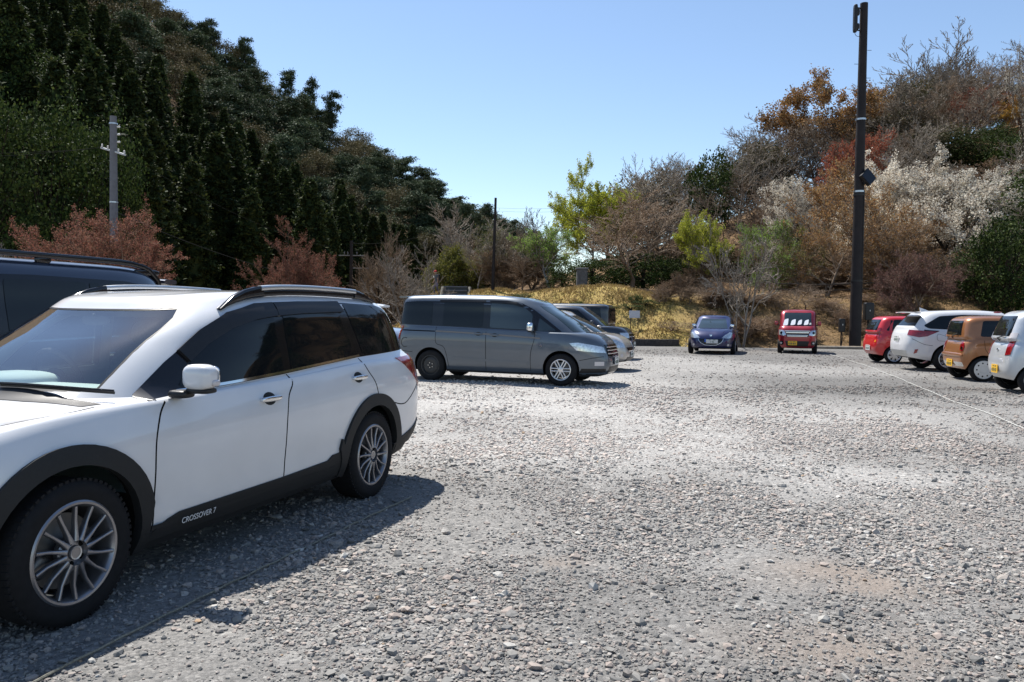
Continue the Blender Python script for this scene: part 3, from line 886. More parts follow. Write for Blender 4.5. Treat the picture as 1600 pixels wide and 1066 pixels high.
# --- grey minivan
def minivan():
    P = paint('slate_grey_paint', (.085, .105, .130), .45, .32)
    sp = dict(wb=2.855, R=.325, archr=.372, hw=.848, xf=2.36, xr=-2.32, track=.83, nf=4.6, nr=9, gnf=4.2, gnr=9,
              bot=[(-2.3, .30), (-1.8, .22), (1.8, .20), (2.1, .20), (2.3, .24)], belt=[(-2.3, 1.12), (-1, 1.10), (.6, 1.06), (1.2, 1.02), (1.7, 1.0), (2.25, .92)],
              gz=[(-2.3, 1.16), (-1, 1.13), (.6, 1.09), (1.3, 1.06), (1.8, 1.06)], gf=1.78, gr=-2.27, gw=.80,
              tz=[(-2.25, 1.725), (-1.2, 1.745), (-.2, 1.74), (.4, 1.705), (.95, 1.60)], tf=.98, tr=-2.18, tw=.68, edge=.05, edgez=.04, crown=.035, hoodbulge=.05, wbulge=.04,
              fx=[-.10, -.02, 0, -.03, -.08, -.17])
    c = Car('minivan', 'slate grey minivan parked side-on, nearest of the cars beyond the white crossover', sp, P, C=200, sub=5)
    c.glass('windscreen', -.66, .66, 9.10, 10.94, MT['glassw'])
    c.glass('rear_window', PI - .72, PI + .72, 9.2, 10.8, MT['glassd'])
    for sy in (1, -1):
        c.side('window_surround', rounded([(1.42, 1.075), (1.16, 1.27), (.80, 1.53), (.55, 1.65), (.25, 1.70), (-.8, 1.715), (-2.17, 1.70), (-2.24, 1.18), (-1.0, 1.15), (.4, 1.10)], .04), sy, MT['gloss'], off=.002)
        c.side('quarter_window', rounded([(1.30, 1.10), (1.10, 1.24), (.94, 1.35), (.92, 1.09)], .03), sy, MT['glassw'], off=.007)
        c.side('front_door_window', rounded([(.80, 1.11), (.80, 1.42), (.62, 1.56), (.38, 1.635), (-.10, 1.655), (-.10, 1.14)], .05), sy, MT['glassw'], off=.007)
        c.side('sliding_door_window', rounded([(-.26, 1.15), (-.26, 1.66), (-1.16, 1.66), (-1.16, 1.17)], .06), sy, MT['glassd'], off=.007)
        c.side('rear_side_window', rounded([(-1.42, 1.175), (-1.42, 1.675), (-2.10, 1.66), (-2.17, 1.20)], .05), sy, MT['glassd'], off=.007)
        c.side('window_visor', [(.62, 1.60), (.4, 1.665), (-.12, 1.69), (-.12, 1.65), (.38, 1.62), (.58, 1.56)], sy, MT['black'], off=.02)
        c.side('window_visor', [(-.22, 1.70), (-1.25, 1.705), (-1.25, 1.665), (-.22, 1.66)], sy, MT['black'], off=.02)
        c.side('side_moulding', strip_poly([(1.0, .945), (.3, .985), (-.4, 1.02), (-1.3, 1.05)], .030), sy, P_TAUPE, off=.006)
        c.side('slide_rail', strip_poly([(-1.32, 1.045), (-2.2, 1.06)], .022), sy, MT['seam'], off=.003)
        c.side('door_moulding', strip_poly([(.75, .43), (-.9, .50)], .05), sy, P, off=.012)
        c.seams([[(.88, 1.06), (.87, .9), (.80, .62), (.80, .28)], [(-.17, 1.10), (-.17, .7), (-.17, .27)], [(-1.30, 1.14), (-1.30, 1.05), (-1.29, .8), (-1.10, .70), (-1.0, .30)], [(1.80, .52), (2.1, .58), (2.25, .6)], [(-1.85, .60), (-2.2, .62)]], sy, .010)
        c.side('fuel_flap', strip_poly(arc(-2.03, .80, .10, 60, 300, 14), .012), sy, MT['clad'], off=.004)
        c.handle(.02, .99, sy, P, .2); c.handle(-.34, 1.01, sy, P, .2)
        c.mirror(.83, 1.14, sy, MT['chrome'], size=(.12, .20, .19))
        c.patch('headlight', [(1.63, sy * .85, .86), (1.80, sy * .82, .875), (2.2, sy * .52, .79), (2.26, sy * .50, .67), (1.95, sy * .80, .70), (1.78, sy * .84, .72)], (.62, sy * .78, 0), MT['lens'], off=.008, step=.04)
        c.patch('fog_lamp', [(2.1, sy * .70, .50), (2.22, sy * .55, .50), (2.22, sy * .55, .42), (2.1, sy * .70, .42)], (.8, sy * .6, 0), MT['clearlens'], off=.006, step=.04)
        c.patch('bumper_intake', [(1.9, sy * .80, .36), (2.25, sy * .5, .36), (2.28, sy * .5, .29), (1.85, sy * .8, .27)], (.8, sy * .6, 0), MT['black'], off=.004, step=.04)
        c.patch('tail_light', [(-2.15, sy * .84, 1.15), (-2.33, sy * .72, 1.15), (-2.33, sy * .72, .86), (-2.27, sy * .82, .86)], (-.5, sy * .85, 0), MT['red'], off=.01, step=.03)
        c.side('indicator', arc(1.02, .80, .025, 0, 340, 10), sy, MT['chrome'], off=.012, step=.03)
    c.front('grille', [(-.50, .83), (.50, .83), (.46, .60), (-.46, .60)], MT['gloss'], off=.01)
    mb = MB()
    for z in (.79, .725, .66): mb.strip([tuple(c.hit_front(y, z) + Vector((.018, 0, 0))) for y in (-.46, -.3, -.1, .1, .3, .46)], .012, .022)
    mb.build('grille_bar', MT['chrome'], c.root)
    c.front('lower_grille', [(-.42, .40), (.42, .40), (.46, .27), (-.46, .27)], MT['black'])
    c.plate(c.hit_front(0, .50) + Vector((.03, 0, 0)), (1, 0, 0), MT['platew'])
    mb = MB(); mb.strip([(-2.16 - .04 * (1 - y * y), y, 1.765) for y in (-.6, -.3, 0, .3, .6)], .2, .035); mb.build('spoiler', P, c.root)
    mb = MB()
    mb.tube([(1.80, .6, 1.045), (1.83, .1, 1.06), (1.80, -.2, 1.06)], .012); mb.build('wiper', MT['black'], c.root)
    c.wheels('twin', 'steel', rimr=.21, w=.2)
    c.place(-.10, 17.3, -19.5)
P_TAUPE = simple('taupe_moulding', (.16, .14, .12), rough=.4, coat=.3)
minivan()

# --- a parametric small car for the ones seen in part
def hatch(name, label, P, kind, pos, group=None, **kw):
    """kind: round hatch, box kei, suv"""
    L, W, H, wb = kw['L'], kw['W'], kw['H'], kw['wb']
    Rw = kw.get('R', .28); hw = W / 2
    fo = kw.get('fo', (L - wb) * .52); xf = wb / 2 + fo; xr = xf - L
    bl = kw.get('belt', .95); nose = kw.get('nose', .75); cow = kw.get('cow', xf - .75); hd = kw.get('hd', cow - .65)
    rk = kw.get('rake', .16)          # rear glass lean
    bx = kw.get('box', 5)
    top = H - .075
    tw = kw.get('tw', hw - .16); gw = hw - .05
    sp = dict(wb=wb, R=Rw, archr=Rw + .04, hw=hw, xf=xf, xr=xr, track=hw - .015, nf=kw.get('nf', 4.6), nr=bx + 1, gnf=bx * .85, gnr=bx,
              bot=[(xr, .30), (xr + .5, .21), (xf - .6, .20), (xf, .25)], belt=[(xr, bl + kw.get('rise', .02)), (0, bl), (cow - .3, bl - .03), ((cow + xf) / 2, (bl + nose) / 2 + .02), (xf, nose)],
              gz=[(xr, bl + .05 + kw.get('rise', .02)), (0, bl + .04), (cow - .2, bl + .03), (cow, bl + .035)], gf=cow, gr=xr + .04, gw=gw,
              tz=[(xr, top - .04), (xr + .5, top - .01), (-.1, top), (hd - .1, top - .03), (hd + .1, top - .08)], tf=hd, tr=xr + .04 + rk, tw=tw, edge=.06, edgez=.035, crown=.04,
              hoodbulge=kw.get('hb', .04), fx=kw.get('fx', [-.10, -.02, 0, -.02, -.08, -.17]))
    c = Car(name, label, sp, P, C=kw.get('C', 140), sub=4, group=group)
    c.glass('windscreen', -.64, .64, 9.12, 10.92, kw.get('wsm', MT['glassw']))
    c.glass('rear_window', PI - kw.get('rgw', .62), PI + kw.get('rgw', .62), 9.2, 10.8, MT['glassd'], label=None)
    z0 = bl + .075; z1 = top - .06
    fr = lambda z: cow - .30 + (hd - .12 - (cow - .30)) * (z - z0) / (z1 - z0)      # front edge of the side glass
    rr_ = xr + .04 + .20
    for sy in (1, -1):
        c.side('front_door_window', rounded([(fr(z0) - .02, z0), (fr(z1) - .04, z1), (-.05, z1 + .01), (-.05, z0 + .005)], .05), sy, MT['glassd'], off=.005)
        c.side('rear_door_window', rounded([(-.12, z0 + .005), (-.12, z1 + .01), (-.12 - (wb / 2 - .12) * 1.0, z1), (-.12 - (wb / 2 - .05), z0 + .01)], .05), sy, MT['glassd'], off=.005)
        if kw.get('quarter', True):
            c.side('quarter_window', rounded([(-.20 - (wb / 2 - .05), z0 + .015), (-.20 - (wb / 2 - .12), z1), (xr + rk + .30, z1 - .03), (xr + .30, z0 + .04)], .05), sy, MT['glassd'], off=.005)
        c.seams([[(fr(z0) + .02, bl - .02), (fr(z0) + .05, .6), (fr(z0) + .03, .27)], [(-.09, bl), (-.08, .6), (-.08, .27)], [(-wb / 2 + .0, bl), (-wb / 2 + .02, .75), (-wb / 2 + .1, .64)]], sy, .009)
        c.handle(.06, bl - .08, sy, kw.get('hm')); c.handle(-wb / 2 + .28, bl - .07, sy, kw.get('hm'))
        c.mirror(fr(z0) - .06, z0 + .05, sy, kw.get('mm'), size=kw.get('ms', (.11, .15, .13)))
    c.kw = kw; c.xf = xf; c.xr = xr; c.bl = bl
    c.wheels(kw['wheel'], rimr=kw.get('rimr'), w=.175)
    c.place(*pos)
    return c

# --- champagne small car behind the minivan
def champagne_car():
    P = paint('champagne_paint', (.50, .46, .41), .35, .3)
    c = hatch('compact_car', 'champagne beige rounded compact car with its nose beyond the grey minivan', P, 0, (1.2, 21.6, -20),
              L=3.9, W=1.69, H=1.55, wb=2.5, belt=.92, nose=.72, wheel='cover7', fo=.78, cow=1.33, hd=.42, box=4.5)
    for sy in (1, -1):
        c.patch('headlight', [(1.50, sy * .80, .80), (1.72, sy * .62, .80), (1.9, sy * .50, .70), (1.95, sy * .50, .60), (1.80, sy * .66, .60), (1.62, sy * .78, .68)], (.75, sy * .65, 0), MT['lens'], off=.012, step=.04)
        c.patch('fog_lamp', [(1.85, sy * (.58 + .05 * math.cos(q * PI / 6)), .40 + .05 * math.sin(q * PI / 6)) for q in range(12)], (.85, sy * .5, 0), MT['clearlens'], off=.006, step=.04)
    c.front('grille', [(-.42, .60), (.42, .60), (.36, .52), (-.36, .52)], MT['gloss'], off=.006)
    c.front('lower_grille', [(-.42, .36), (.42, .36), (.48, .24), (-.48, .24)], MT['black'], off=.004)
    c.plate(c.hit_front(0, .44) + Vector((.02, 0, 0)), (1, 0, 0), MT['platew'])
champagne_car()

def dark_car():
    P = paint('blue_black_paint', (.012, .016, .026), .3, .3)
    c = hatch('dark_wagon', 'blue-black tall wagon with a chrome-edged grille, third in the row behind the minivan', P, 0, (1.9, 26.7, -18),
              L=4.3, W=1.74, H=1.72, wb=2.6, belt=1.02, nose=.90, wheel='twin', fo=.84, cow=1.30, hd=.58, box=6, hb=.05)
    for sy in (1, -1):
        c.patch('headlight', [(1.90, sy * .80, .86), (2.1, sy * .52, .86), (2.15, sy * .52, .70), (1.95, sy * .78, .70)], (.8, sy * .6, 0), MT['lens'], off=.012, step=.04)
    c.front('grille', [(-.48, .86), (.48, .86), (.42, .62), (-.42, .62)], MT['gloss'], off=.01)
    mb = MB()
    for z in (.85, .74): mb.strip([tuple(c.hit_front(y, z) + Vector((.02, 0, 0))) for y in (-.46, -.3, 0, .3, .46)], .012, .03)
    mb.build('grille_bar', MT['chrome'], c.root)
    c.front('lower_grille', [(-.5, .40), (.5, .40), (.5, .26), (-.5, .26)], MT['black'], off=.006)
    c.plate(c.hit_front(0, .48) + Vector((.03, 0, 0)), (1, 0, 0), MT['platew'])
dark_car()

def black_box_car():
    P = paint('black_paint', (.006, .006, .007), .1, .3)
    c = hatch('box_van_car', 'black boxy car with upright windows at the far end of the left row', P, 0, (1.9, 31.2, 160),
              L=4.2, W=1.70, H=1.84, wb=2.5, belt=1.05, nose=.95, wheel='cover7', cow=1.35, hd=.95, box=9, rake=.06)
    for sy in (1, -1):
        c.patch('tail_light', [(-2.0, sy * .80, 1.05), (-2.1, sy * .66, 1.05), (-2.1, sy * .66, .7), (-2.0, sy * .80, .7)], (-.7, sy * .7, 0), MT['red'], off=.01, step=.05)
    c.plate(c.hit_front(0, .7, -1) + Vector((-.02, 0, 0)), (-1, 0, 0), MT['platew'])
black_box_car()

def silver_estate():
    P = paint('silver_blue_paint', (.28, .32, .38), .5, .3)
    hatch('silver_car', 'silver car glimpsed between the white crossover and the grey minivan', P, 0, (-5.1, 24.6, -22),
          L=4.4, W=1.7, H=1.50, wb=2.6, belt=.95, wheel='cover7', cow=1.35, hd=.5, box=4.5)
silver_estate()
def white_estate():
    P = paint('white_paint', (.62, .63, .64), 0, .35)
    hatch('white_car', 'white car whose roof just shows above the grey minivan windscreen', P, 0, (-1.3, 30.8, -20),
          L=4.4, W=1.7, H=1.80, wb=2.6, belt=1.0, wheel='cover7', cow=1.35, hd=.6, box=6)
white_estate()

# --- navy blue hatchback facing the camera
def blue_hatch():
    P = paint('royal_blue_paint', (.008, .013, .075), .3, .3)
    c = hatch('hatchback', 'royal blue hatchback facing the camera below the grass bank', P, 0, (7.92, 31.6, -107.5),
              L=3.96, W=1.74, H=1.46, wb=2.54, R=.30, belt=.90, nose=.72, wheel='fine', fo=.80, cow=1.20, hd=.25, box=4.2, hb=.07, tw=.60, rake=.4, nf=3.8, mm=MT['chrome'], C=180)
    for sy in (1, -1):
        c.patch('headlight', [(1.62, sy * .80, .80), (1.78, sy * .72, .83), (1.95, sy * .52, .72), (2.05, sy * .42, .62), (1.95, sy * .60, .60), (1.82, sy * .76, .62)], (.85, sy * .5, 0), MT['lens'], off=.010, step=.035)
        c.patch('fog_lamp', [(1.9, sy * (.62 + .055 * math.cos(q * PI / 6)), .36 + .045 * math.sin(q * PI / 6)) for q in range(12)], (.9, sy * .4, 0), MT['clearlens'], off=.008, step=.04)
    c.front('grille', [(-.44, .585), (.44, .585), (.36, .44), (.20, .36), (-.20, .36), (-.36, .44)], MT['gloss'], off=.006)
    gp = [(-.45, .60), (-.43, .52), (-.35, .43), (-.20, .355), (0, .345), (.20, .355), (.35, .43), (.43, .52), (.45, .60)]
    mb = MB(); mb.strip([tuple(c.hit_front(y, z) + Vector((.016, 0, 0))) for y, z in gp], .02, .026, up=(1, 0, 0)); mb.build('grille_frame', MT['chrome'], c.root)
    c.front('lower_grille', [(-.45, .245), (.45, .245), (.5, .20), (-.5, .20)], MT['satin'], off=.006)
    c.plate(c.hit_front(.05, .49) + Vector((.028, 0, 0)), (1, 0, 0), MT['platew'], w=.42, h=.14, text='2 98')
    mb = MB(); mb.box((0, 0, 0), (.012, .05, .11)); o = mb.build('plate_band', MT['blue'], c.root); o.location = c.hit_front(-.19, .52) + Vector((.03, 0, 0))
    # small chrome badge on the bonnet edge: a shield-like figure
    h = c.hit_front(0, .70); mb = MB()
    mb.add([(h.x + .012, -.045, .74), (h.x + .012, .045, .74), (h.x + .02, .035, .69), (h.x + .02, 0, .655), (h.x + .02, -.035, .69)], [(0, 1, 2, 3, 4)])
    mb.rbox((h.x + .01, 0, .70), (.02, .07, .08), 2.5); mb.build('badge', MT['chrome'], c.root)
    c.seams([[(1.22, -.70), (1.45, -.66), (1.70, -.48), (1.85, -.42)], [(1.22, .70), (1.45, .66), (1.70, .48), (1.85, .42)]], 0, .012, 'top')
blue_hatch()

# --- red boxy car facing the camera
def red_box():
    P = paint('cherry_red_paint', (.30, .008, .018), .35, .3)
    c = hatch('tall_box_car', 'cherry red tall box car facing the camera with a chrome grille and yellow plate', P, 0, (11.55, 32.6, -110),
              L=3.395, W=1.475, H=1.735, wb=2.425, R=.28, belt=1.02, nose=.93, wheel='cover7', fo=.52, cow=1.42, hd=1.02, box=9, hb=.05, nf=6, tw=.635, mm=None, C=180,
              fx=[-.06, -.01, 0, 0, -.03, -.09], ms=(.10, .15, .15))
    for sy in (1, -1):
        c.patch('headlight', [(1.6, sy * .72, .93), (1.72, sy * .50, .90), (1.75, sy * .42, .74), (1.72, sy * .50, .70), (1.6, sy * .71, .73)], (.95, sy * .3, 0), MT['lens'], off=.010, step=.035)
        c.patch('headlight_bulb', [(1.7, sy * (.60 + .055 * math.cos(q * PI / 6)), .815 + .055 * math.sin(q * PI / 6)) for q in range(12)], (.95, sy * .3, 0), MT['gloss'], off=.014, step=.04)
        c.front('fog_surround', rounded([(sy * .68, .50), (sy * .50, .50), (sy * .50, .34), (sy * .68, .34)], .04), MT['gloss'], off=.006)
        c.front('fog_lamp', [(sy * (.58 + .035 * math.cos(q * PI / 6)), .42 + .035 * math.sin(q * PI / 6)) for q in range(12)], MT['clearlens'], off=.012)
    c.front('grille', [(-.44, .90), (.44, .90), (.40, .66), (-.40, .66)], MT['gloss'], off=.006)
    mb = MB()
    for z, h, w in ((.885, .035, .46), (.825, .055, .42), (.725, .025, .38), (.685, .035, .36)):
        mb.strip([tuple(c.hit_front(w * k, z) + Vector((.02, 0, 0))) for k in (-1, -.5, 0, .5, 1)], .016, h)
    mb.build('grille_bar', MT['chrome'], c.root)
    c.front('lower_grille', [(-.44, .50), (.44, .50), (.38, .29), (-.38, .29)], MT['black'], off=.005)
    c.plate(c.hit_front(-.17, .42) + Vector((.025, 0, 0)), (1, 0, 0), MT['platey'])
    # folded sunshade: four bright panels standing behind the glass
    mb = MB()
    for y, w, h in ((-.44, .20, .34), (-.17, .20, .29), (.07, .18, .26), (.31, .19, .27)):
        G = c.surf.ev(np.array([math.atan2(y * 1.08, .68) * 1.0]), [9.42])[0, 0]
        M = Matrix.Translation((G[0] + .015, y, G[2] + .05)) @ Matrix.Rotation(R(-32), 4, 'Y')
        pts = rounded([(-w / 2, -h / 2), (w / 2 - .02, -h / 2 + .03), (w / 2, h / 2), (-w / 2 + .05, h / 2 - .06)], .05, 4)
        n = len(pts)
        mb.add([(0, a, b) for a, b in pts] + [(.006, a, b) for a, b in pts], [tuple(range(n)), tuple(range(2 * n - 1, n - 1, -1))] + [(i, (i + 1) % n, n + (i + 1) % n, n + i) for i in range(n)], 0, M)
    mb.build('sunshade', simple('sunshade_foil', (.95, .96, .97), rough=.6, metal=.0), c.root, ang=None)
    mb = MB(); mb.box((0, 0, 0), (.006, .12, .09), 0, Matrix.Translation(Vector(c.surf.ev(np.array([.62]), [9.4])[0, 0]) + Vector((.01, -.05, .0))) @ Matrix.Rotation(R(-32), 4, 'Y'))
    mb.build('sticker', MT['platew'], c.root)
red_box()

# --- the four on the right
def red_hatch():
    P = paint('bright_red_paint', (.50, .008, .012), .1, .3)
    c = hatch('red_kei_car', 'bright red small hatchback seen from behind, farthest of the four on the right', P, 0, (13.2, 25.9, -3),
              L=3.395, W=1.475, H=1.51, wb=2.36, R=.27, belt=.93, wheel='cover7', rimr=.20, box=6, rake=.22, cow=1.3, hd=.6, fo=.5, rgw=.60)
    for sy in (1, -1):
        c.patch('tail_light', [(-1.72, sy * .70, 1.12), (-1.80, sy * .62, 1.12), (-1.86, sy * .62, .80), (-1.78, sy * .71, .80)], (-.8, sy * .6, 0), MT['red'], off=.01, step=.04)
        c.patch('indicator', [(-1.9, sy * (.52 + .04 * math.cos(q * PI / 6)), .70 + .04 * math.sin(q * PI / 6)) for q in range(12)], (-1, sy * .2, 0), MT['amber'], off=.008, step=.04)
    c.plate(c.hit_front(0, .48, -1) + Vector((-.02, 0, 0)), (-1, 0, 0), MT['platew'])
red_hatch()

def white_suv():
    P = paint('white_suv_paint', (.62, .62, .63), .0, .35)
    sp = dict(wb=2.67, R=.345, archr=.40, hw=.90, xf=2.33, xr=-2.36, track=.885, nf=4.2, nr=4.6, gnf=3.8, gnr=4.2,
              bot=[(-2.4, .42), (-1.8, .30), (-1, .25), (1.5, .24), (2.3, .30)], belt=[(-2.3, 1.12), (-1.2, 1.05), (0, 1.01), (1, .99), (1.6, .95), (2.3, .82)],
              gz=[(-2.3, 1.19), (-1.2, 1.13), (0, 1.07), (1, 1.04), (1.3, 1.04)], gf=1.2, gr=-2.24, gw=.82,
              tz=[(-2.1, 1.50), (-1.6, 1.565), (-.6, 1.60), (.2, 1.56), (.5, 1.50)], tf=.48, tr=-1.92, tw=.64, edge=.06, edgez=.045, crown=.035)
    c = Car('crossover_suv', 'white crossover seen from behind, between the bright red hatchback and the orange-brown car', sp, P, C=200, sub=5)
    c.glass('windscreen', -.64, .64, 9.12, 10.92, MT['glassw']); c.glass('rear_window', PI - .66, PI + .66, 9.25, 10.75, MT['glassd'])
    for sy in (1, -1):
        c.side('window_surround', rounded([(.80, 1.06), (.25, 1.46), (-.1, 1.54), (-.9, 1.545), (-1.50, 1.50), (-1.92, 1.24), (-1.80, 1.16), (-1.0, 1.13)], .06), sy, MT['gloss'], off=.002)
        c.side('front_door_window', rounded([(.62, 1.09), (.20, 1.42), (-.15, 1.50), (-.15, 1.11)], .04), sy, MT['glassd'], off=.006)
        c.side('rear_door_window', rounded([(-.22, 1.11), (-.22, 1.505), (-1.0, 1.50), (-1.1, 1.14)], .04), sy, MT['glassd'], off=.006)
        c.side('quarter_window', rounded([(-1.17, 1.15), (-1.07, 1.50), (-1.48, 1.47), (-1.85, 1.25), (-1.78, 1.18)], .05), sy, MT['glassd'], off=.006)
        c.seams([[(.8, 1.0), (.9, .8), (.9, .35)], [(-.19, 1.06), (-.16, .7), (-.15, .35)], [(-1.1, 1.1), (-1.2, .95), (-1.28, .78)], [(-1.72, .70), (-1.95, .74), (-2.2, .88)]], sy, .010)
        c.side('fuel_flap', strip_poly(rounded([(-1.36, 1.0), (-1.36, .82), (-1.62, .84), (-1.62, 1.02)], .06, 4) + [(-1.36, .95)], .007), sy, MT['clad'], off=.002)
        c.handle(-.02, .97, sy, P); c.handle(-1.0, 1.0, sy, P); c.mirror(.62, 1.10, sy)
        c.patch('tail_light', [(-1.62, sy * .88, 1.08), (-2.0, sy * .86, 1.10), (-2.30, sy * .62, 1.12), (-2.34, sy * .62, .98), (-2.1, sy * .82, .92), (-1.9, sy * .87, .95)], (-.6, sy * .8, 0), MT['red'], off=.010, step=.03)
        c.patch('tail_light_trim', [(-1.60, sy * .88, 1.10), (-2.0, sy * .86, 1.125), (-2.0, sy * .86, 1.10), (-1.62, sy * .88, 1.08)], (-.6, sy * .8, 0), MT['gloss'], off=.014, step=.03)
        c.patch('reflector', [(-2.10, sy * .80, .60), (-2.17, sy * .76, .59), (-2.20, sy * .74, .47), (-2.14, sy * .80, .50)], (-.6, sy * .8, 0), MT['red'], off=.010, step=.03)
        c.side('sill_cladding', [(.9, .2), (.9, .34), (-.85, .38), (-.85, .2)], sy, MT['satin'], off=.004)
    mb = MB(); mb.strip([(-2.10 + .14 * abs(y) ** 2, y, 1.60 - .05 * abs(y) ** 2) for y in [-.62, -.4, 0, .4, .62]], [.20, .32, .34, .32, .20], .035); mb.build('spoiler', P, c.root)
    h = c.hit_top(-1.6, 0); mb = MB(); mb.add([(-1.45, 0, h.z - .01), (-1.72, .03, h.z - .01), (-1.72, -.03, h.z - .01), (-1.75, 0, h.z + .10)], [(0, 1, 3), (0, 3, 2), (1, 2, 3), (0, 2, 1)]); mb.build('fin_antenna', P, c.root)
    c.front('bumper_plate', rounded([(-.55, .56), (.55, .56), (.5, .40), (-.5, .40)], .04), MT['satin'], -1, off=.006)
    c.plate(c.hit_front(0, .86, -1) + Vector((-.02, 0, 0)), (-1, 0, 0), MT['platew'])
    c.wheels('fine', rimr=.235, w=.22)
    c.place(13.15, 22.5, -4)
white_suv()

def brown_kei():
    P = paint('orange_brown_paint', (.34, .135, .045), .45, .3)
    c = hatch('retro_box_car', 'orange-brown retro box car with white wheel covers seen from behind on the right', P, 0, (12.1, 18.9, -8),
              L=3.395, W=1.475, H=1.53, wb=2.49, R=.28, belt=.95, wheel='cover9', rimr=.205, box=7, rake=.10, cow=1.28, hd=.85, fo=.46, rgw=.56, quarter=False)
    for sy in (1, -1):
        c.patch('tail_light', [(-1.76, sy * (.60 + .085 * math.cos(q * PI / 8)), .80 + .11 * math.sin(q * PI / 8)) for q in range(16)], (-.8, sy * .6, 0), MT['red'], off=.010, step=.03)
        c.patch('tail_light_lens', [(-1.76, sy * (.60 + .045 * math.cos(q * PI / 6)), .76 + .04 * math.sin(q * PI / 6)) for q in range(12)], (-.8, sy * .6, 0), MT['chrome'], off=.014, step=.03)
    c.plate(c.hit_front(.08, .40, -1) + Vector((-.02, 0, 0)), (-1, 0, 0), MT['platey'])
    c.front('bumper_trim', rounded([(-.56, .44), (-.15, .44), (-.15, .34), (-.56, .34)], .03), MT['chrome'], -1, off=.006)
    mb = MB(); mb.rbox((-1.67, 0, .60), (.08, 1.20, .10), 3); mb.build('bumper_bar', P, c.root)
    c.front('bumper_trim', rounded([(.22, .44), (.56, .44), (.56, .34), (.22, .34)], .03), MT['chrome'], -1, off=.006)
    mb = MB(); mb.tube([c.hit_front(.1, .98, -1) + Vector((-.02, 0, 0)), c.hit_front(.0, 1.03, -1) + Vector((-.03, 0, 0)), c.hit_front(-.3, 1.10, -1) + Vector((-.03, 0, 0))], .012); mb.build('wiper', MT['black'], c.root)
brown_kei()

def silver_kei():
    P = paint('silver_paint', (.54, .56, .58), .35, .3)
    c = hatch('silver_kei_car', 'silver tall hatchback seen from behind at the right edge', P, 0, (11.3, 15.7, -13),
              L=3.395, W=1.475, H=1.64, wb=2.425, R=.28, belt=1.0, wheel='cover7', rimr=.205, box=6, rake=.20, cow=1.3, hd=.75, fo=.5, rgw=.62)
    for sy in (1, -1):
        c.patch('tail_light', [(-1.69, sy * .73, 1.03), (-1.81, sy * .62, 1.02), (-1.85, sy * .60, .74), (-1.77, sy * .71, .76)], (-.75, sy * .7, 0), MT['red'], off=.010, step=.03)
        c.patch('tail_light_lens', [(-1.64, sy * .72, 1.18), (-1.74, sy * .63, 1.18), (-1.81, sy * .62, 1.02), (-1.69, sy * .73, 1.03)], (-.75, sy * .7, 0), MT['clearlens'], off=.014, step=.03)
    c.plate(c.hit_front(.02, .46, -1) + Vector((-.02, 0, 0)), (-1, 0, 0), MT['platey'])
    mb = MB(); mb.tube([c.hit_front(.05, 1.02, -1) + Vector((-.02, 0, 0)), c.hit_front(.0, 1.07, -1) + Vector((-.03, 0, 0)), c.hit_front(-.35, 1.13, -1) + Vector((-.03, 0, 0))], .012); mb.build('wiper', MT['black'], c.root)
    mb = MB(); mb.rbox((-1.68, 0, 1.575), (.12, .16, .03), 3); mb.build('brake_light', MT['red'], c.root)
    h = c.hit_front(0, .84, -1); mb = MB(); mb.rbox((h.x - .012, 0, .84), (.02, .09, .06), 2.5); mb.build('badge', MT['chrome'], c.root)
silver_kei()
# ------------------------------------------------------------------ terrain
def sstep(t): t = np.clip(t, 0, 1); return t * t * (3 - 2 * t)
def vnoise(x, y, s, seed=0):
    """smooth value noise, 0..1"""
    rs = np.random.RandomState(seed); T = rs.rand(64, 64)
    u = np.asarray(x) / s + 1000.3; v = np.asarray(y) / s + 1000.7
    i = np.floor(u).astype(int); j = np.floor(v).astype(int); fu = sstep(u - i); fv = sstep(v - j)
    g = lambda a, b: T[a % 64, b % 64]
    return (g(i, j) * (1 - fu) + g(i + 1, j) * fu) * (1 - fv) + (g(i, j + 1) * (1 - fu) + g(i + 1, j + 1) * fu) * fv
def foot(x):
    return np.interp(x, [-60, -14, -4, 2, 4, 8.5, 16, 30, 60], [75, 62, 50, 42, 37.6, 36.9, 37.4, 35.5, 33])
def terrain_h(x, y):
    x = np.asarray(x, float); y = np.asarray(y, float)
    s = y - foot(x)
    hb = sstep((x + 10.0) / 4.5)
    rise = np.interp(s, [-.5, 0, .3, 2.2, 5.6, 7, 40], [0, .12, .30, .95, 2.65, 2.85, 3.2])
    h = -.06 + hb * rise * np.interp(x, [-8, 6, 16, 30], [1.04, 1.0, .86, .9])
    # hill on the right
    hr = np.clip((x + 1) * .36, 0, 26) * sstep((s - 7) / 40)
    # forested mountain on the left
    b = x / np.maximum(y, 1)
    rg = np.interp(b, [-1.2, -.6, -.436, -.238, -.12, -.05, 0, .05, .12, .2], [150, 104, 70, 45, 33, 25, 17, 11, 5, 0])
    f0 = np.interp(b, [-1.2, -.6, -.4, -.2, 0, .2], [40, 52, 72, 92, 115, 120])
    f1 = np.interp(b, [-1.2, -.6, -.4, -.2, 0, .2], [190, 195, 200, 215, 240, 250])
    hl = rg * np.clip((y - f0) / (f1 - f0), 0, 1) ** 1.15
    bump = (vnoise(x, y, 3.1, 1) - .5) * .5 + (vnoise(x, y, 1.1, 2) - .5) * .22
    far = np.clip((y - 60) / 60, 0, 1)
    return h + np.maximum(hr, hl * (y > 40)) + bump * (hb * sstep(s / 2) * .8 + far * 2)

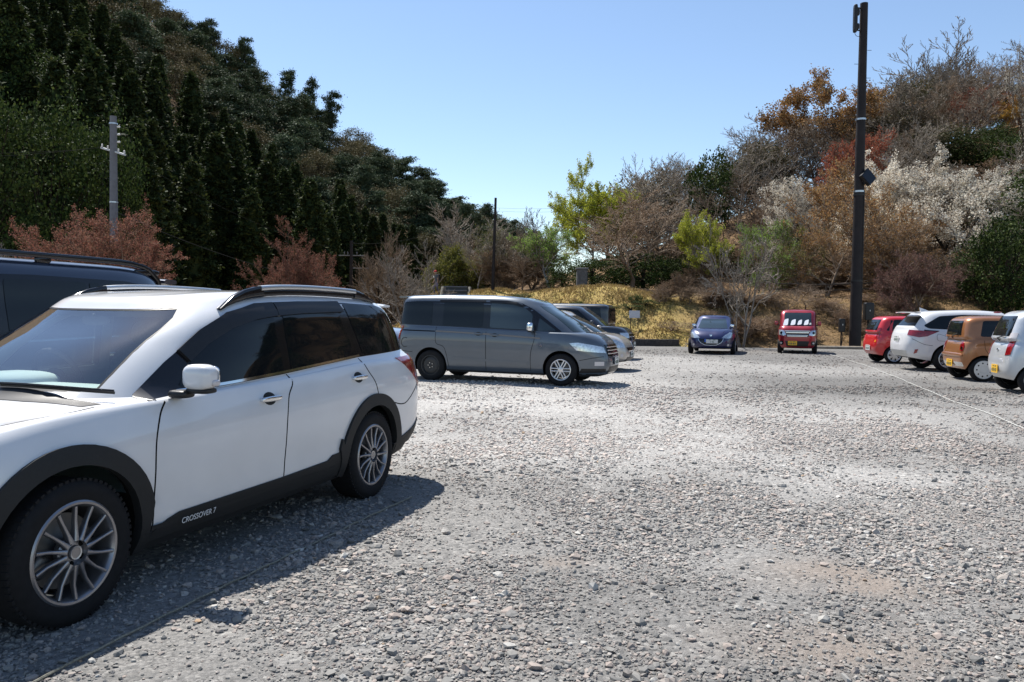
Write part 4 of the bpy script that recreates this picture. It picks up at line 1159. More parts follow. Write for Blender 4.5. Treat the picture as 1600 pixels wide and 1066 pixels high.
def grid_mesh(name, xs, ys, hf, mat, tone=None):
    X, Y = np.meshgrid(xs, ys); Z = hf(X, Y)
    V = np.stack([X, Y, Z], -1).reshape(-1, 3); n = len(xs); m = len(ys)
    i = np.arange(m - 1)[:, None] * n + np.arange(n - 1)[None, :]
    Fc = np.stack([i, i + 1, i + n + 1, i + n], -1).reshape(-1, 4)
    return mesh_np(name, V, Fc, mat, rnd=None if tone is None else tone(X, Y).ravel(), flat=False)

def mat_terrain():
    m, nt, b = mat_new('bank_ground')
    L = nt.links.new
    tc = node(nt, 'ShaderNodeTexCoord')
    n1 = node(nt, 'ShaderNodeTexNoise'); n1.inputs['Scale'].default_value = .55; n1.inputs['Detail'].default_value = 7; n1.inputs['Roughness'].default_value = .68
    n2 = node(nt, 'ShaderNodeTexNoise'); n2.inputs['Scale'].default_value = 9; n2.inputs['Detail'].default_value = 5; n2.inputs['Roughness'].default_value = .75
    L(tc.outputs['Object'], n1.inputs['Vector']); L(tc.outputs['Object'], n2.inputs['Vector'])
    grass = ramp(nt, [(.32, (.07, .07, .018)), (.42, (.22, .18, .045)), (.52, (.42, .31, .11)), (.64, (.32, .21, .08)), (.74, (.16, .10, .04))])
    leaf = ramp(nt, [(.36, (.022, .017, .010)), (.45, (.10, .062, .03)), (.53, (.24, .15, .08)), (.60, (.12, .085, .03)), (.7, (.20, .13, .07))])
    mixn = node(nt, 'ShaderNodeMath'); mixn.operation = 'MULTIPLY_ADD'; mixn.inputs[1].default_value = .55; L(n2.outputs[0], mixn.inputs[0])
    h = node(nt, 'ShaderNodeMath'); h.operation = 'MULTIPLY'; h.inputs[1].default_value = .45; L(n1.outputs[0], h.inputs[0]); L(h.outputs[0], mixn.inputs[2])
    L(mixn.outputs[0], grass.inputs[0]); L(mixn.outputs[0], leaf.inputs[0])
    at = node(nt, 'ShaderNodeAttribute'); at.attribute_name = 'rnd'
    mx = node(nt, 'ShaderNodeMix'); mx.data_type = 'RGBA'
    L(at.outputs['Fac'], mx.inputs['Factor']); L(leaf.outputs[0], mx.inputs['A']); L(grass.outputs[0], mx.inputs['B'])
    L(mx.outputs['Result'], b.inputs['Base Color']); b.inputs['Roughness'].default_value = .95; b.inputs['Specular IOR Level'].default_value = .15
    bp = node(nt, 'ShaderNodeBump'); bp.inputs['Strength'].default_value = .9; bp.inputs['Distance'].default_value = .12
    L(n2.outputs[0], bp.inputs['Height']); L(bp.outputs[0], b.inputs['Normal'])
    return m
M_TERR = mat_terrain()
def grassy(X, Y):
    s = Y - foot(X)
    g = sstep((s + 2) / 2) * (1 - sstep((s - 6.5) / 2.5)) * (1 - sstep((X - 6.5) / 5) * .92)
    n = vnoise(X, Y, 2.2, 5)
    return np.clip(g * (.55 + n * .8), 0, 1)
xs = np.concatenate([np.arange(-260, -30, 4.0), np.arange(-30, 46, .45), np.arange(46, 260, 4.0)])
ys = np.concatenate([np.arange(-60, 30, 5.0), np.arange(30, 62, .4), np.arange(62, 110, 1.5), np.arange(110, 420, 6.0)])
tag(grid_mesh('terrain', xs, ys, terrain_h, M_TERR, grassy), kind='structure')

# ------------------------------------------------------------------ gravel lot
def lot_tone(X, Y):
    """0 = dark worn grit, 1 = pale fresh gravel: the real patches of the surface"""
    n = vnoise(X, Y * 1.6, 3.2, 11) * .55 + vnoise(X, Y * 2, 1.3, 12) * .25 + vnoise(X, Y, .5, 13) * .20
    def blob(cx, cy, rx, ry): return np.exp(-(((X - cx) / rx) ** 2 + ((Y - cy) / ry) ** 2))
    b = .46 * blob(1.5, 12, 4.0, 4.5) + .45 * blob(-1, 17, 4.5, 7) + .35 * blob(5, 24, 5, 4) + .35 * blob(3.2, 7.0, 1.2, .9) + .2 * blob(.5, 8.2, 2, 1.4)
    b -= .45 * blob(7.5, 16.5, 4.0, 3.2) + .35 * blob(10, 27, 6, 6) + .10 * blob(1.0, 3.8, 3.5, 1.3) + .25 * blob(10, 34, 9, 4)
    return np.clip(.30 + (n - .5) * .75 + b, 0, 1)
def lot_dirt(X, Y):
    def blob(cx, cy, rx, ry): return np.exp(-(((X - cx) / rx) ** 2 + ((Y - cy) / ry) ** 2))
    n = vnoise(X, Y, .35, 15)
    d = .9 * blob(1.87, 4.4, .5, .35) + .9 * blob(1.5, 3.5, .55, .3) + .7 * blob(.33, 4.62, .22, .12) + .6 * blob(-.1, 3.4, .3, .3) + .4 * blob(3.4, 6.0, .8, .4) + .35 * blob(2.6, 5.2, .6, .3)
    n2 = vnoise(X, Y, .13, 16)
    return np.clip(d * (.1 + n * .8 + n2 * .7) - .12, 0, 1)
def mat_gravel(stone=False):
    m, nt, b = mat_new('gravel_stone' if stone else 'gravel_ground')
    L = nt.links.new
    at = node(nt, 'ShaderNodeAttribute'); at.attribute_name = 'rnd'
    dt = node(nt, 'ShaderNodeAttribute'); dt.attribute_name = 'dirt'
    tn = node(nt, 'ShaderNodeAttribute'); tn.attribute_name = 'tone'
    tc = node(nt, 'ShaderNodeTexCoord')
    b.inputs['Roughness'].default_value = .88; b.inputs['Specular IOR Level'].default_value = .25
    if stone:
        col = ramp(nt, [(0, (.12, .118, .112)), (.25, (.23, .226, .215)), (.5, (.335, .32, .295)), (.72, (.43, .36, .315)), (.86, (.47, .45, .415)), (.985, (.68, .66, .61)), (1, (.46, .33, .22))])
        L(at.outputs['Fac'], col.inputs[0])
        n = node(nt, 'ShaderNodeTexNoise'); n.inputs['Scale'].default_value = 90; n.inputs['Detail'].default_value = 3; L(tc.outputs['Object'], n.inputs['Vector'])
        sc = node(nt, 'ShaderNodeMath'); sc.operation = 'MULTIPLY_ADD'; sc.inputs[1].default_value = .5; sc.inputs[2].default_value = .75; L(n.outputs[0], sc.inputs[0])
        t2 = node(nt, 'ShaderNodeMath'); t2.operation = 'MULTIPLY_ADD'; t2.inputs[1].default_value = .75; t2.inputs[2].default_value = .50; L(tn.outputs['Fac'], t2.inputs[0])
        mm = node(nt, 'ShaderNodeMath'); mm.operation = 'MULTIPLY'; L(sc.outputs[0], mm.inputs[0]); L(t2.outputs[0], mm.inputs[1])
        hs = node(nt, 'ShaderNodeHueSaturation'); L(mm.outputs[0], hs.inputs['Value']); L(col.outputs[0], hs.inputs['Color'])
        L(hs.outputs[0], b.inputs['Base Color'])
        return m
    # ground: two sizes of stones by cell colour and bump, mixed with grit
    hs_ = []
    cols = []
    for sc, w in ((34, 1.0), (85, .6)):
        v = node(nt, 'ShaderNodeTexVoronoi'); v.inputs['Scale'].default_value = sc; L(tc.outputs['Object'], v.inputs['Vector'])
        sep = node(nt, 'ShaderNodeSeparateColor'); L(v.outputs['Color'], sep.inputs[0])
        cr = ramp(nt, [(0, (.09, .088, .085)), (.35, (.20, .195, .185)), (.6, (.275, .262, .245)), (.85, (.36, .345, .325)), (1, (.53, .51, .47))]); L(sep.outputs[0], cr.inputs[0])
        cols.append(cr); hs_.append(v)
    n1 = node(nt, 'ShaderNodeTexNoise'); n1.inputs['Scale'].default_value = 2.2; n1.inputs['Detail'].default_value = 6; L(tc.outputs['Object'], n1.inputs['Vector'])
    f1 = ramp(nt, [(.42, (0, 0, 0)), (.58, (1, 1, 1))]); L(n1.outputs[0], f1.inputs[0])
    mx = node(nt, 'ShaderNodeMix'); mx.data_type = 'RGBA'; L(f1.outputs[0], mx.inputs['Factor']); L(cols[0].outputs[0], mx.inputs['A']); L(cols[1].outputs[0], mx.inputs['B'])
    n3 = node(nt, 'ShaderNodeTexNoise'); n3.inputs['Scale'].default_value = 260; n3.inputs['Detail'].default_value = 2; L(tc.outputs['Object'], n3.inputs['Vector'])
    grit = ramp(nt, [(.35, (.14, .136, .13)), (.65, (.33, .32, .30))]); L(n3.outputs[0], grit.inputs[0])
    mg = node(nt, 'ShaderNodeMix'); mg.data_type = 'RGBA'; mg.inputs['Factor'].default_value = .45; L(mx.outputs['Result'], mg.inputs['A']); L(grit.outputs[0], mg.inputs['B'])
    t2 = node(nt, 'ShaderNodeMath'); t2.operation = 'MULTIPLY_ADD'; t2.inputs[1].default_value = 1.0; t2.inputs[2].default_value = .60; L(tn.outputs['Fac'], t2.inputs[0])
    hv = node(nt, 'ShaderNodeHueSaturation'); L(t2.outputs[0], hv.inputs['Value']); L(mg.outputs['Result'], hv.inputs['Color'])
    md = node(nt, 'ShaderNodeMix'); md.data_type = 'RGBA'
    dm = node(nt, 'ShaderNodeMath'); dm.operation = 'MULTIPLY'; dm.inputs[1].default_value = .75; L(dt.outputs['Fac'], dm.inputs[0])
    L(dm.outputs[0], md.inputs['Factor']); L(hv.outputs[0], md.inputs['A']); md.inputs['B'].default_value = (.30, .235, .185, 1)
    L(md.outputs['Result'], b.inputs['Base Color'])
    ad = node(nt, 'ShaderNodeMath'); ad.operation = 'ADD'; L(hs_[0].outputs['Distance'], ad.inputs[0]); L(n3.outputs[0], ad.inputs[1])
    iv = node(nt, 'ShaderNodeMath'); iv.operation = 'MULTIPLY'; iv.inputs[1].default_value = -1; L(ad.outputs[0], iv.inputs[0])
    bp = node(nt, 'ShaderNodeBump'); bp.inputs['Strength'].default_value = .8; bp.inputs['Distance'].default_value = .012
    L(iv.outputs[0], bp.inputs['Height']); L(bp.outputs[0], b.inputs['Normal'])
    return m
def lot_h(X, Y): return (vnoise(X, Y, 1.7, 21) - .5) * .030 + (vnoise(X, Y, .45, 22) - .5) * .012
def add_attr(me, name, arr):
    a = me.attributes.new(name, 'FLOAT', 'POINT'); a.data.foreach_set('value', np.asarray(arr, dtype=np.float32).ravel())
lx = np.concatenate([np.arange(-60, -12, 3.0), np.arange(-12, 14, .12), np.arange(14, 44, 1.5)])
ly = np.concatenate([np.arange(-14, 2, 1.0), np.arange(2, 16, .10), np.arange(16, 42, .5)])
X, Y = np.meshgrid(lx, ly)
lot = grid_mesh('gravel_lot', lx, ly, lambda a, b: lot_h(a, b) - np.where(b > foot(a) - .2, .25, 0), mat_gravel())
V = np.zeros(len(lot.data.vertices) * 3, dtype=np.float32); lot.data.vertices.foreach_get('co', V); V = V.reshape(-1, 3)
add_attr(lot.data, 'tone', lot_tone(V[:, 0], V[:, 1])); add_attr(lot.data, 'dirt', lot_dirt(V[:, 0], V[:, 1]))
tag(lot, kind='structure')

def ico():
    bm = bmesh.new(); bmesh.ops.create_icosphere(bm, subdivisions=1, radius=1)
    v = np.array([x.co[:] for x in bm.verts]); f = np.array([[q.index for q in p.verts] for p in bm.faces]); bm.free()
    return v, f
ICO_V, ICO_F = ico()
def gravel():
    rs = np.random.RandomState(4)
    P = []; Rr = []
    for d0, d1, n, rm in ((2.6, 4.5, 48000, .0066), (4.5, 7, 66000, .0074), (7, 11, 56000, .0092), (11, 17, 34000, .012), (17, 34, 34000, .0125)):
        d = np.sqrt(rs.uniform(d0 * d0, d1 * d1, n)); x = rs.uniform(-.74, .74, n) * d
        den = vnoise(x, d, .9, 31) * .6 + vnoise(x, d, .3, 32) * .4
        dirt = lot_dirt(x, d)
        keep = rs.rand(n) < np.clip((den - .22) * 2.1, .12, 1) * (1 - .75 * dirt)
        x, d = x[keep], d[keep]
        r = rm * np.exp(rs.normal(0, .46, len(x)))
        r *= .75 + .5 * vnoise(x, d, .9, 31)
        P.append(np.stack([x, d, lot_h(x, d)], -1)); Rr.append(np.clip(r, .004, .034))
    P = np.vstack(P); r = np.concatenate(Rr); n = len(P)
    var = []
    for k in range(24):
        v = ICO_V * (1 + rs.uniform(-.36, .34, (12, 1))) * np.array([rs.uniform(.8, 1.35), rs.uniform(.7, 1.1), rs.uniform(.45, .75)])
        var.append(v + rs.uniform(-.12, .12, (12, 3)))
    var = np.array(var)[rs.randint(0, 24, n)]
    a = rs.uniform(0, 2 * PI, n); t = rs.normal(0, .25, n)
    ct, st = np.cos(t), np.sin(t)
    x, y, z = var[..., 0], var[..., 1], var[..., 2]
    y, z = y * ct[:, None] - z * st[:, None], y * st[:, None] + z * ct[:, None]
    ca, sa = np.cos(a)[:, None], np.sin(a)[:, None]
    V = np.stack([x * ca - y * sa, x * sa + y * ca, z], -1) * r[:, None, None]
    V += P[:, None, :]; V[..., 2] += (r * .28)[:, None]
    Fc = (ICO_F[None] + (np.arange(n) * 12)[:, None, None]).reshape(-1, 3)
    o = mesh_np('gravel', V.reshape(-1, 3), Fc, mat_gravel(True), rnd=np.repeat(np.clip(np.where(P[:, 1] > 8, .36 + .5 * rs.beta(2.2, 2.2, n), .06 + .9 * rs.beta(2.2, 2.2, n)) + (rs.rand(n) < .002) * 1.0, 0, 1), 12))
    add_attr(o.data, 'tone', np.repeat(lot_tone(P[:, 0], P[:, 1]), 12))
    tag(o, 'loose grey gravel stones strewn over the car park', 'gravel', kind='stuff')
gravel()

# ------------------------------------------------------------------ grass tufts on the bank
def tufts():
    rs = np.random.RandomState(8); n = 90000
    x = rs.uniform(-10, 26, n); s = rs.uniform(0, 8.5, n); y = foot(x) + s
    keep = rs.rand(n) < (.10 + 1.1 * vnoise(x, y, 1.6, 41) ** 1.5) * np.where(x > 8, .12, 1); x, y = x[keep], y[keep]; n = len(x)
    st = (x > -4.75) & (x < -3.05) & (y > foot(x) - 1) & (y < foot(x) + 7)
    x, y = x[~st], y[~st]; n = len(x)
    z = terrain_h(x, y); h = rs.uniform(.05, .17, n) * (.6 + .9 * vnoise(x, y, 1.0, 42)); w = rs.uniform(.02, .05, n)
    a = rs.uniform(0, 2 * PI, n); lx_, ly_ = rs.normal(0, .07, n), rs.normal(0, .07, n)
    A = np.stack([x - w * np.cos(a), y - w * np.sin(a), z - .02], -1); B = np.stack([x + w * np.cos(a), y + w * np.sin(a), z - .02], -1)
    Cc = np.stack([x + lx_, y + ly_, z + h], -1)
    V = np.stack([A, B, Cc], 1).reshape(-1, 3); Fc = np.arange(3 * n).reshape(-1, 3)
    o = mesh_np('dry_grass', V, Fc, leaf_mat('dry_grass_blades', [(.15, .12, .035), (.33, .23, .09), (.42, .31, .15), (.22, .13, .06)]), rnd=np.repeat(np.clip(rs.rand(n) * .8 + .2 * (x > 9), 0, 1), 3))
    tag(o, 'short straw-coloured grass growing over the bank', 'grass', kind='stuff')
def leaf_mat(name, cols, rough=.7, transl=.25, hue=0.0):
    m, nt, b = mat_new(name); L = nt.links.new
    at = node(nt, 'ShaderNodeAttribute'); at.attribute_name = 'rnd'
    cr = ramp(nt, [(i / (len(cols) - 1), c) for i, c in enumerate(cols)]); L(at.outputs['Fac'], cr.inputs[0])
    oi = node(nt, 'ShaderNodeObjectInfo'); mr = node(nt, 'ShaderNodeMath'); mr.operation = 'MULTIPLY_ADD'; mr.inputs[1].default_value = .5; mr.inputs[2].default_value = .75
    L(oi.outputs['Random'], mr.inputs[0])
    hs = node(nt, 'ShaderNodeHueSaturation'); L(cr.outputs[0], hs.inputs['Color']); L(mr.outputs[0], hs.inputs['Value'])
    L(hs.outputs[0], b.inputs['Base Color']); b.inputs['Roughness'].default_value = max(rough, .75); b.inputs['Specular IOR Level'].default_value = .12
    if transl > 0:
        t = node(nt, 'ShaderNodeBsdfTranslucent'); L(hs.outputs[0], t.inputs[0])
        mx = node(nt, 'ShaderNodeMixShader'); mx.inputs[0].default_value = transl
        L(b.outputs[0], mx.inputs[1]); L(t.outputs[0], mx.inputs[2]); L(mx.outputs[0], nt.nodes['Material Output'].inputs[0])
    return m
tufts()

# ------------------------------------------------------------------ small built things
M_STONE = simple('dark_kerb_stone', (.055, .05, .045), rough=.9, var=.4, scale=14, bump=.6)
M_CONC = simple('pole_concrete', (.15, .15, .16), rough=.85, var=.12, scale=6, bump=.2)
M_POLE = simple('dark_steel_pole', (.016, .012, .012), rough=.6, spec=.3, var=.3, scale=3)
M_WOOD = simple('weathered_wood', (.07, .05, .035), rough=.9, var=.3, scale=9, bump=.5)
M_WIRE = simple('wire', (.008, .009, .009), rough=.9, spec=.1)
M_STEP = simple('step_concrete', (.06, .06, .058), rough=.9, var=.2, scale=8)
M_ROPE = simple('white_rope', (.48, .48, .45), rough=.8, var=.1, scale=60)
M_ROPE2 = simple('faded_rope', (.20, .19, .15), rough=.9, var=.4, scale=90)

def noisy(o, amp=.02, s=.3):
    me = o.data
    for v in me.vertices:
        c = v.co
        v.co = c + Vector((math.sin(c.y * 9 / s + c.z * 5), math.sin(c.x * 7 / s + c.z * 4), math.sin(c.x * 6 / s + c.y * 5))) * amp
    return o
# stone kerb at the foot of the bank
mb = MB()
for k in range(13):
    mb.box((3.9 + k * .30, 0, .155), (.294, .34, .33 + .012 * math.sin(k * 2.3)), 0)
o = mb.build('stone_kerb', M_STONE, ang=None); o.location = (0, 37.05, 0)
tag(o, 'low dark stone kerb at the foot of the grass bank', 'kerb')
for i, (x0, x1, y, lab) in enumerate(((9.0, 11.2, 37.4, 'low timber edging behind the cherry red car, beside the lone bare tree'), (12.9, 17.2, 36.3, 'pale timber edging at the foot of the tall dark pole'))):
    mb = MB(); mb.tube([(x0 + (x1 - x0) * k / 8, y + .03 * math.sin(k * 2), .06) for k in range(9)], .08, 8)
    tag(mb.build('edging_log', simple('pale_timber', (.26, .22, .17), rough=.9, var=.25, scale=6), ang=50), lab, 'edging')

# tall dark pole with its fittings
def tall_pole():
    r = empty('utility_pole', (15.70, 36.9, 0)); tag(r, 'tall dark steel pole with an antenna and floodlight rising beside the red hatchback', 'pole')
    mb = MB(); mb.tube([(0, 0, -.3), (0, 0, 5), (0, 0, 10.4), (0, 0, 15.6)], [.265, .232, .195, .168], 20); mb.build('mast', M_POLE, r)
    for z in (7.0, 7.15, 10.4, 3.1):
        mb = MB(); mb.lathe([(.26 - z * .0045, -.04), (.275 - z * .0045, -.04), (.275 - z * .0045, .04), (.26 - z * .0045, .04)], 20, 0, Matrix.Translation((0, 0, z)) @ Matrix.Rotation(PI / 2, 4, 'X'))
        mb.build('pole_band', MT['satin'] if z > 7.1 else MT['black'], r)
    for k in range(16):
        z = 4.2 + k * .62
        if z > 15.2: break
        sx = 1 if k % 2 else -1
        mb = MB(); mb.tube([(sx * .2, -.02, z), (sx * .38, -.02, z)], .012, 5); mb.build('step_bolt', MT['black'], r)
    mb = MB(); mb.rbox((-.40, -.05, 14.9), (.16, .22, 1.25), 6); mb.build('antenna', MT['black'], r)
    mb = MB(); mb.rbox((-.28, -.05, 15.2), (.12, .12, .34), 4); mb.rbox((-.27, -.05, 14.55), (.10, .10, .28), 4); mb.build('antenna_unit', MT['black'], r)
    for z in (15.38, 14.38):
        mb = MB(); mb.tube([(-.36, -.05, z), (-.1, 0, z)], .03, 6); mb.build('bracket', MT['black'], r)
    mb = MB(); mb.tube([(-.40 + .16 * (1 - math.cos(PI * k / 10)), -.05, 14.26 - .16 * math.sin(PI * k / 10)) for k in range(11)], .012, 5); mb.build('cable', MT['black'], r)
    M = Matrix.Translation((.24, -.32, 7.75)) @ Matrix.Rotation(R(18), 4, 'Z') @ Matrix.Rotation(R(-12), 4, 'X') @ Matrix.Rotation(R(49), 4, 'Y')
    mb = MB(); mb.box((0, 0, 0), (.60, .16, .56), 0, M); mb.box((0, -.085, 0), (.54, .012, .50), 1, M)
    mb.build('floodlight', [MT['black'], MT['gloss']], r, None)
    mb = MB(); mb.tube([(.1, -.1, 7.35), (.24, -.24, 7.6)], .035, 6); mb.build('floodlight_arm', MT['black'], r)
    mb = MB(); mb.tube([(.17, -.19, .1), (.17, -.17, 7.2)], .025, 6); mb.build('conduit', MT['black'], r)
tall_pole()
for i, (x, y, z0, w, h, d, lab) in enumerate(((15.16, 37.1, .75, .26, .62, .2, 'small dark electric cabinet on a post left of the tall dark pole'), (16.42, 37.2, 1.3, .42, .82, .28, 'large dark electric cabinet on a post right of the tall dark pole'))):
    r = empty('electric_cabinet', (x, y, 0)); tag(r, lab, 'cabinet')
    mb = MB(); mb.rbox((0, 0, z0 + h / 2), (w, d, h), 10); mb.build('box', MT['black'], r)
    mb = MB(); mb.tube([(0, .05, -.1), (0, .05, z0 + h)], .035, 8); mb.build('post', M_POLE, r)
    mb = MB(); mb.tube([(0, 0, z0), (.05, -.03, z0 - .2), (0, 0, .1)], .02, 5); mb.build('cable', MT['black'], r)
    mb = MB(); mb.rbox((0, -d / 2 - .01, z0 + h * .55), (.03, .02, .08), 4); mb.build('latch', MT['satin'], r)

# concrete pole on the left
def wire(name, lab, pts, rad=.012, sag=.5, mat=M_WIRE, cat='cable', group=None):
    P = []
    for a, b in zip(pts[:-1], pts[1:]):
        a, b = Vector(a), Vector(b)
        for k in range(13):
            u = k / 12; p = a.lerp(b, u); p.z -= sag * 4 * u * (1 - u); P.append(p)
    mb = MB(); mb.tube(P, rad, 4); tag(mb.build(name, mat), lab, cat, group)
def concrete_pole():
    x, y = -18.75, 38.0
    r = empty('utility_pole', (x, y, 0)); tag(r, 'pale concrete pole with one slanting cross-arm rising out of the red-budded bush', 'pole')
    mb = MB(); mb.tube([(0, 0, -.3), (0, 0, 5), (0, 0, 10.4)], [.20, .18, .15], 18); mb.build('mast', M_CONC, r)
    a = Vector((-.75, .35, 9.0)); b = Vector((.72, -.35, 8.55))
    mb = MB(); mb.strip([a, b], .09, .09); mb.build('cross_arm', simple('galvanised', (.50, .51, .50), rough=.5), r)
    for u in (.04, .28, .72, .96):
        p = a.lerp(b, u); mb = MB(); mb.lathe([(.001, .16), (.045, .14), (.03, .09), (.05, .07), (.035, .02), (.02, 0)], 10, 0, Matrix.Translation(p + Vector((0, 0, .04))) @ Matrix.Rotation(PI / 2, 4, 'X')); mb.build('insulator', MT['whitecap'], r)
    for z in (9.9, 9.55, 9.2):
        mb = MB(); mb.rbox((.27, -.05, z), (.16, .08, .09), 3); mb.build('insulator', MT['whitecap'], r)
    for z in (6.4, 10.05, 3.9):
        mb = MB(); mb.lathe([(.175, -.03), (.19, -.03), (.19, .03), (.175, .03)], 16, 0, Matrix.Translation((0, 0, z)) @ Matrix.Rotation(PI / 2, 4, 'X'))
        mb.build('pole_band', MT['satin'], r)
    P = Vector((x, y, 0))
    wire('power_line', 'upper wire running from the concrete pole out of the left edge', [P + a, (-34, 36, 8.9)], .008, .5)
    wire('power_line', 'lower wire running from the concrete pole out of the left edge', [P + a + Vector((.1, -.1, 0)), (-34, 35, 8.2)], .008, .5)
    wire('guy_wire', 'thin stay wire slanting down left from the concrete pole top', [P + Vector((0, 0, 10)), (x - 2.6, y + 2, 2.0)], .010, 0)
    wire('power_line', 'thick pale-clipped cable falling from the concrete pole behind the second bush', [P + Vector((.2, 0, 5.9)), (-12.3, 46, 3.4)], .018, .25)
    wire('power_line', 'thin wire above the thick cable right of the concrete pole', [P + b, (-16, 70, 7.0)], .007, .6)
    mb = MB(); mb.tube([(x + .5, y + .6, 5.75), (x + 1.1, y + 1.4, 5.4)], .045, 8); tag(mb.build('cable_joint', MT['clad']), 'grey splice sleeve on the cable right of the concrete pole', 'cable joint')
concrete_pole()
def wood_pole(x, y, top, lab, lean=0, arm=False, rad=.10):
    z0 = float(terrain_h(x, y)); r = empty('utility_pole', (x, y, z0)); tag(r, lab, 'pole')
    h = top - z0
    mb = MB(); mb.tube([(0, 0, -.3), (lean * .5, 0, h * .5), (lean, 0, h)], [rad * 1.2, rad, rad * .8], 10); mb.build('mast', M_POLE, r)
    if arm:
        for z, a, b in ((h - 1.3, -1.1, 1.3), (h - 2.4, 0, 1.7)):
            mb = MB(); mb.strip([(a, 0, z), (b, 0, z)], .08, .08); mb.build('cross_arm', M_CONC, r)
        for xx in (-.6, -.3, .5):
            mb = MB(); mb.rbox((xx, 0, h - 1.1), (.09, .09, .26), 2.5); mb.build('insulator', M_CONC, r)
    else:
        mb = MB(); mb.tube([(lean * .9 - .05, 0, h - 1.1), (lean * .9 + .25, 0, h - 1.1)], .02, 5); mb.build('bracket', MT['black'], r)
wood_pole(-1.30, 53.0, 8.95, 'slim dark wooden pole standing on the bank against the sky', lean=.12)
wood_pole(-14.2, 71.0, 7.6, 'dark pole with a double cross-arm in the shade of the cedars', arm=True, rad=.16)
wire('power_line', 'upper thin wire left of the slim wooden pole', [(-1.2, 53, 8.3), (-14.2, 71, 7.4)], .010, .8)
wire('power_line', 'thin wire from the slim wooden pole towards the yellow-green tree', [(-1.2, 53, 8.3), (15.6, 37, 9.4)], .005, 1.0)
wire('power_line', 'second thin wire from the slim wooden pole towards the tall dark pole', [(-1.2, 53, 8.1), (15.6, 37, 9.15)], .005, 1.0)

# steps up the bank
def steps():
    x0, x1 = -4.72, -3.08; yf = float(foot(-3.9))
    r = empty('stairs', (0, 0, 0)); tag(r, 'grey concrete steps climbing the grass bank beneath the walker', 'steps')
    n = 12
    for k in range(n):
        z = 3.22 * (k + 1) / n; y = yf + .2 + k * .46
        mb = MB(); mb.box(((x0 + x1) / 2, y + 1.0, z - .6), (x1 - x0, 2.0, 1.2)); o = mb.build('tread', M_STEP, r, None)
        mb = MB(); mb.box(((x0 + x1) / 2, y + .02, z - .03), (x1 - x0 - .02, .10, .075)); mb.build('nosing', M_CONC, o, None)
    for s, x in ((-1, x0 - .1), (1, x1 + .1)):
        mb = MB(); mb.strip([(x, yf - .1, .08), (x, yf + .3 + n * .46, 3.08), (x, yf + 1.9 + n * .46, 3.08)], .2, .3); mb.build('side_wall', simple('side_wall_stone', (.09, .085, .07), rough=.9, var=.3, scale=6) if s < 0 else bpy.data.materials['side_wall_stone'], r, None)
steps()
# sign on the bank
def sign():
    x, y = 5.95, 39.3; z = float(terrain_h(x, y)); r = empty('notice_board', (x, y, z)); tag(r, 'small white notice board on two dark posts standing on the grass bank', 'sign')
    for sx in (-.18, .18):
        mb = MB(); mb.tube([(sx, .02, -.2), (sx, .02, .95)], .022, 6); mb.build('post', MT['clad'], r)
    mb = MB(); mb.box((0, -.01, .72), (.52, .02, .36)); mb.build('panel', simple('notice_panel', (.52, .54, .60), rough=.5, var=.06, scale=14), r, None)
sign()
# old stone gate pillar under the trees
def pillar():
    x, y = 4.15, 48.5; z = float(terrain_h(x, y)); r = empty('stone_pillar', (x, y, z - .1)); tag(r, 'dark grey stone block pillar under the trees at the top of the bank', 'pillar')
    mb = MB(); mb.rbox((0, 0, .62), (.64, .55, 1.24), 14); mb.build('shaft', simple('grey_masonry', (.10, .10, .10), rough=.9, var=.3, scale=5, bump=.6), r)
    mb = MB(); mb.rbox((0, 0, 1.27), (.76, .66, .10), 10); mb.build('cap', M_CONC, r)
pillar()
# post and rail fence on the bank
def fence(x0, x1, y, n, lab):
    r = empty('rail_fence', (x0, y, 0)); tag(r, lab, 'fence')
    for k in range(n + 1):
        x = (x1 - x0) * k / n; z = float(terrain_h(x0 + x, y)); mb = MB(); mb.tube([(x, 0, z - .2), (x, 0, z + .85)], .06, 7); mb.build('post', M_WOOD, r)
    for h in (.42, .74):
        mb = MB(); mb.tube([((x1 - x0) * k / n, -.05, float(terrain_h(x0 + (x1 - x0) * k / n, y)) + h) for k in range(n + 1)], .045, 6); mb.build('rail', M_WOOD, r)
fence(14.5, 22.5, 45.6, 5, 'dark timber post and rail fence on top of the bank behind the tall pole')
def railing():
    r = empty('low_rail', (13.0, 36.6, 0)); tag(r, 'thin rusty rail on a leaning post right of the cherry red car', 'rail')
    mb = MB(); mb.tube([(.55, 0, -.1), (.48, 0, .75)], .025, 6); mb.build('post', M_WOOD, r)
    mb = MB(); mb.tube([(-.6, 0, .46), (.5, 0, .60)], .022, 6); mb.build('rail', M_WOOD, r)
railing()
# ropes laid on the gravel
def rope(name, lab, pts, rad, mat):
    P = []
    for a, b in zip(pts[:-1], pts[1:]):
        n = max(2, int(math.hypot(b[0] - a[0], b[1] - a[1]) / .12))
        for k in range(n):
            u = k / n; x = a[0] + (b[0] - a[0]) * u; y = a[1] + (b[1] - a[1]) * u
            P.append((x, y, float(lot_h(x, y)) + rad + .008 + .004 * math.sin(x * 31 + y * 17)))
    mb = MB(); mb.tube(P, rad, 5); tag(mb.build(name, mat), lab, 'rope')
rope('marker_rope', 'white marker rope lying across the gravel in front of the four cars on the right', [(12.6, 33.2), (11.79, 29.09), (10.61, 24.25), (9.30, 19.48), (8.28, 15.99), (7.62, 13.66), (7.18, 12.0), (6.83, 10.7), (6.2, 8.4)], .006, M_ROPE)
rope('marker_rope', 'thin frayed rope lying in the shadow along the white crossover', [(-1.86, 2.8), (-1.79, 3.09), (-1.64, 3.58), (-1.49, 4.04), (-1.24, 4.79), (-1.10, 5.23), (-.72, 6.33)], .006, M_ROPE2)

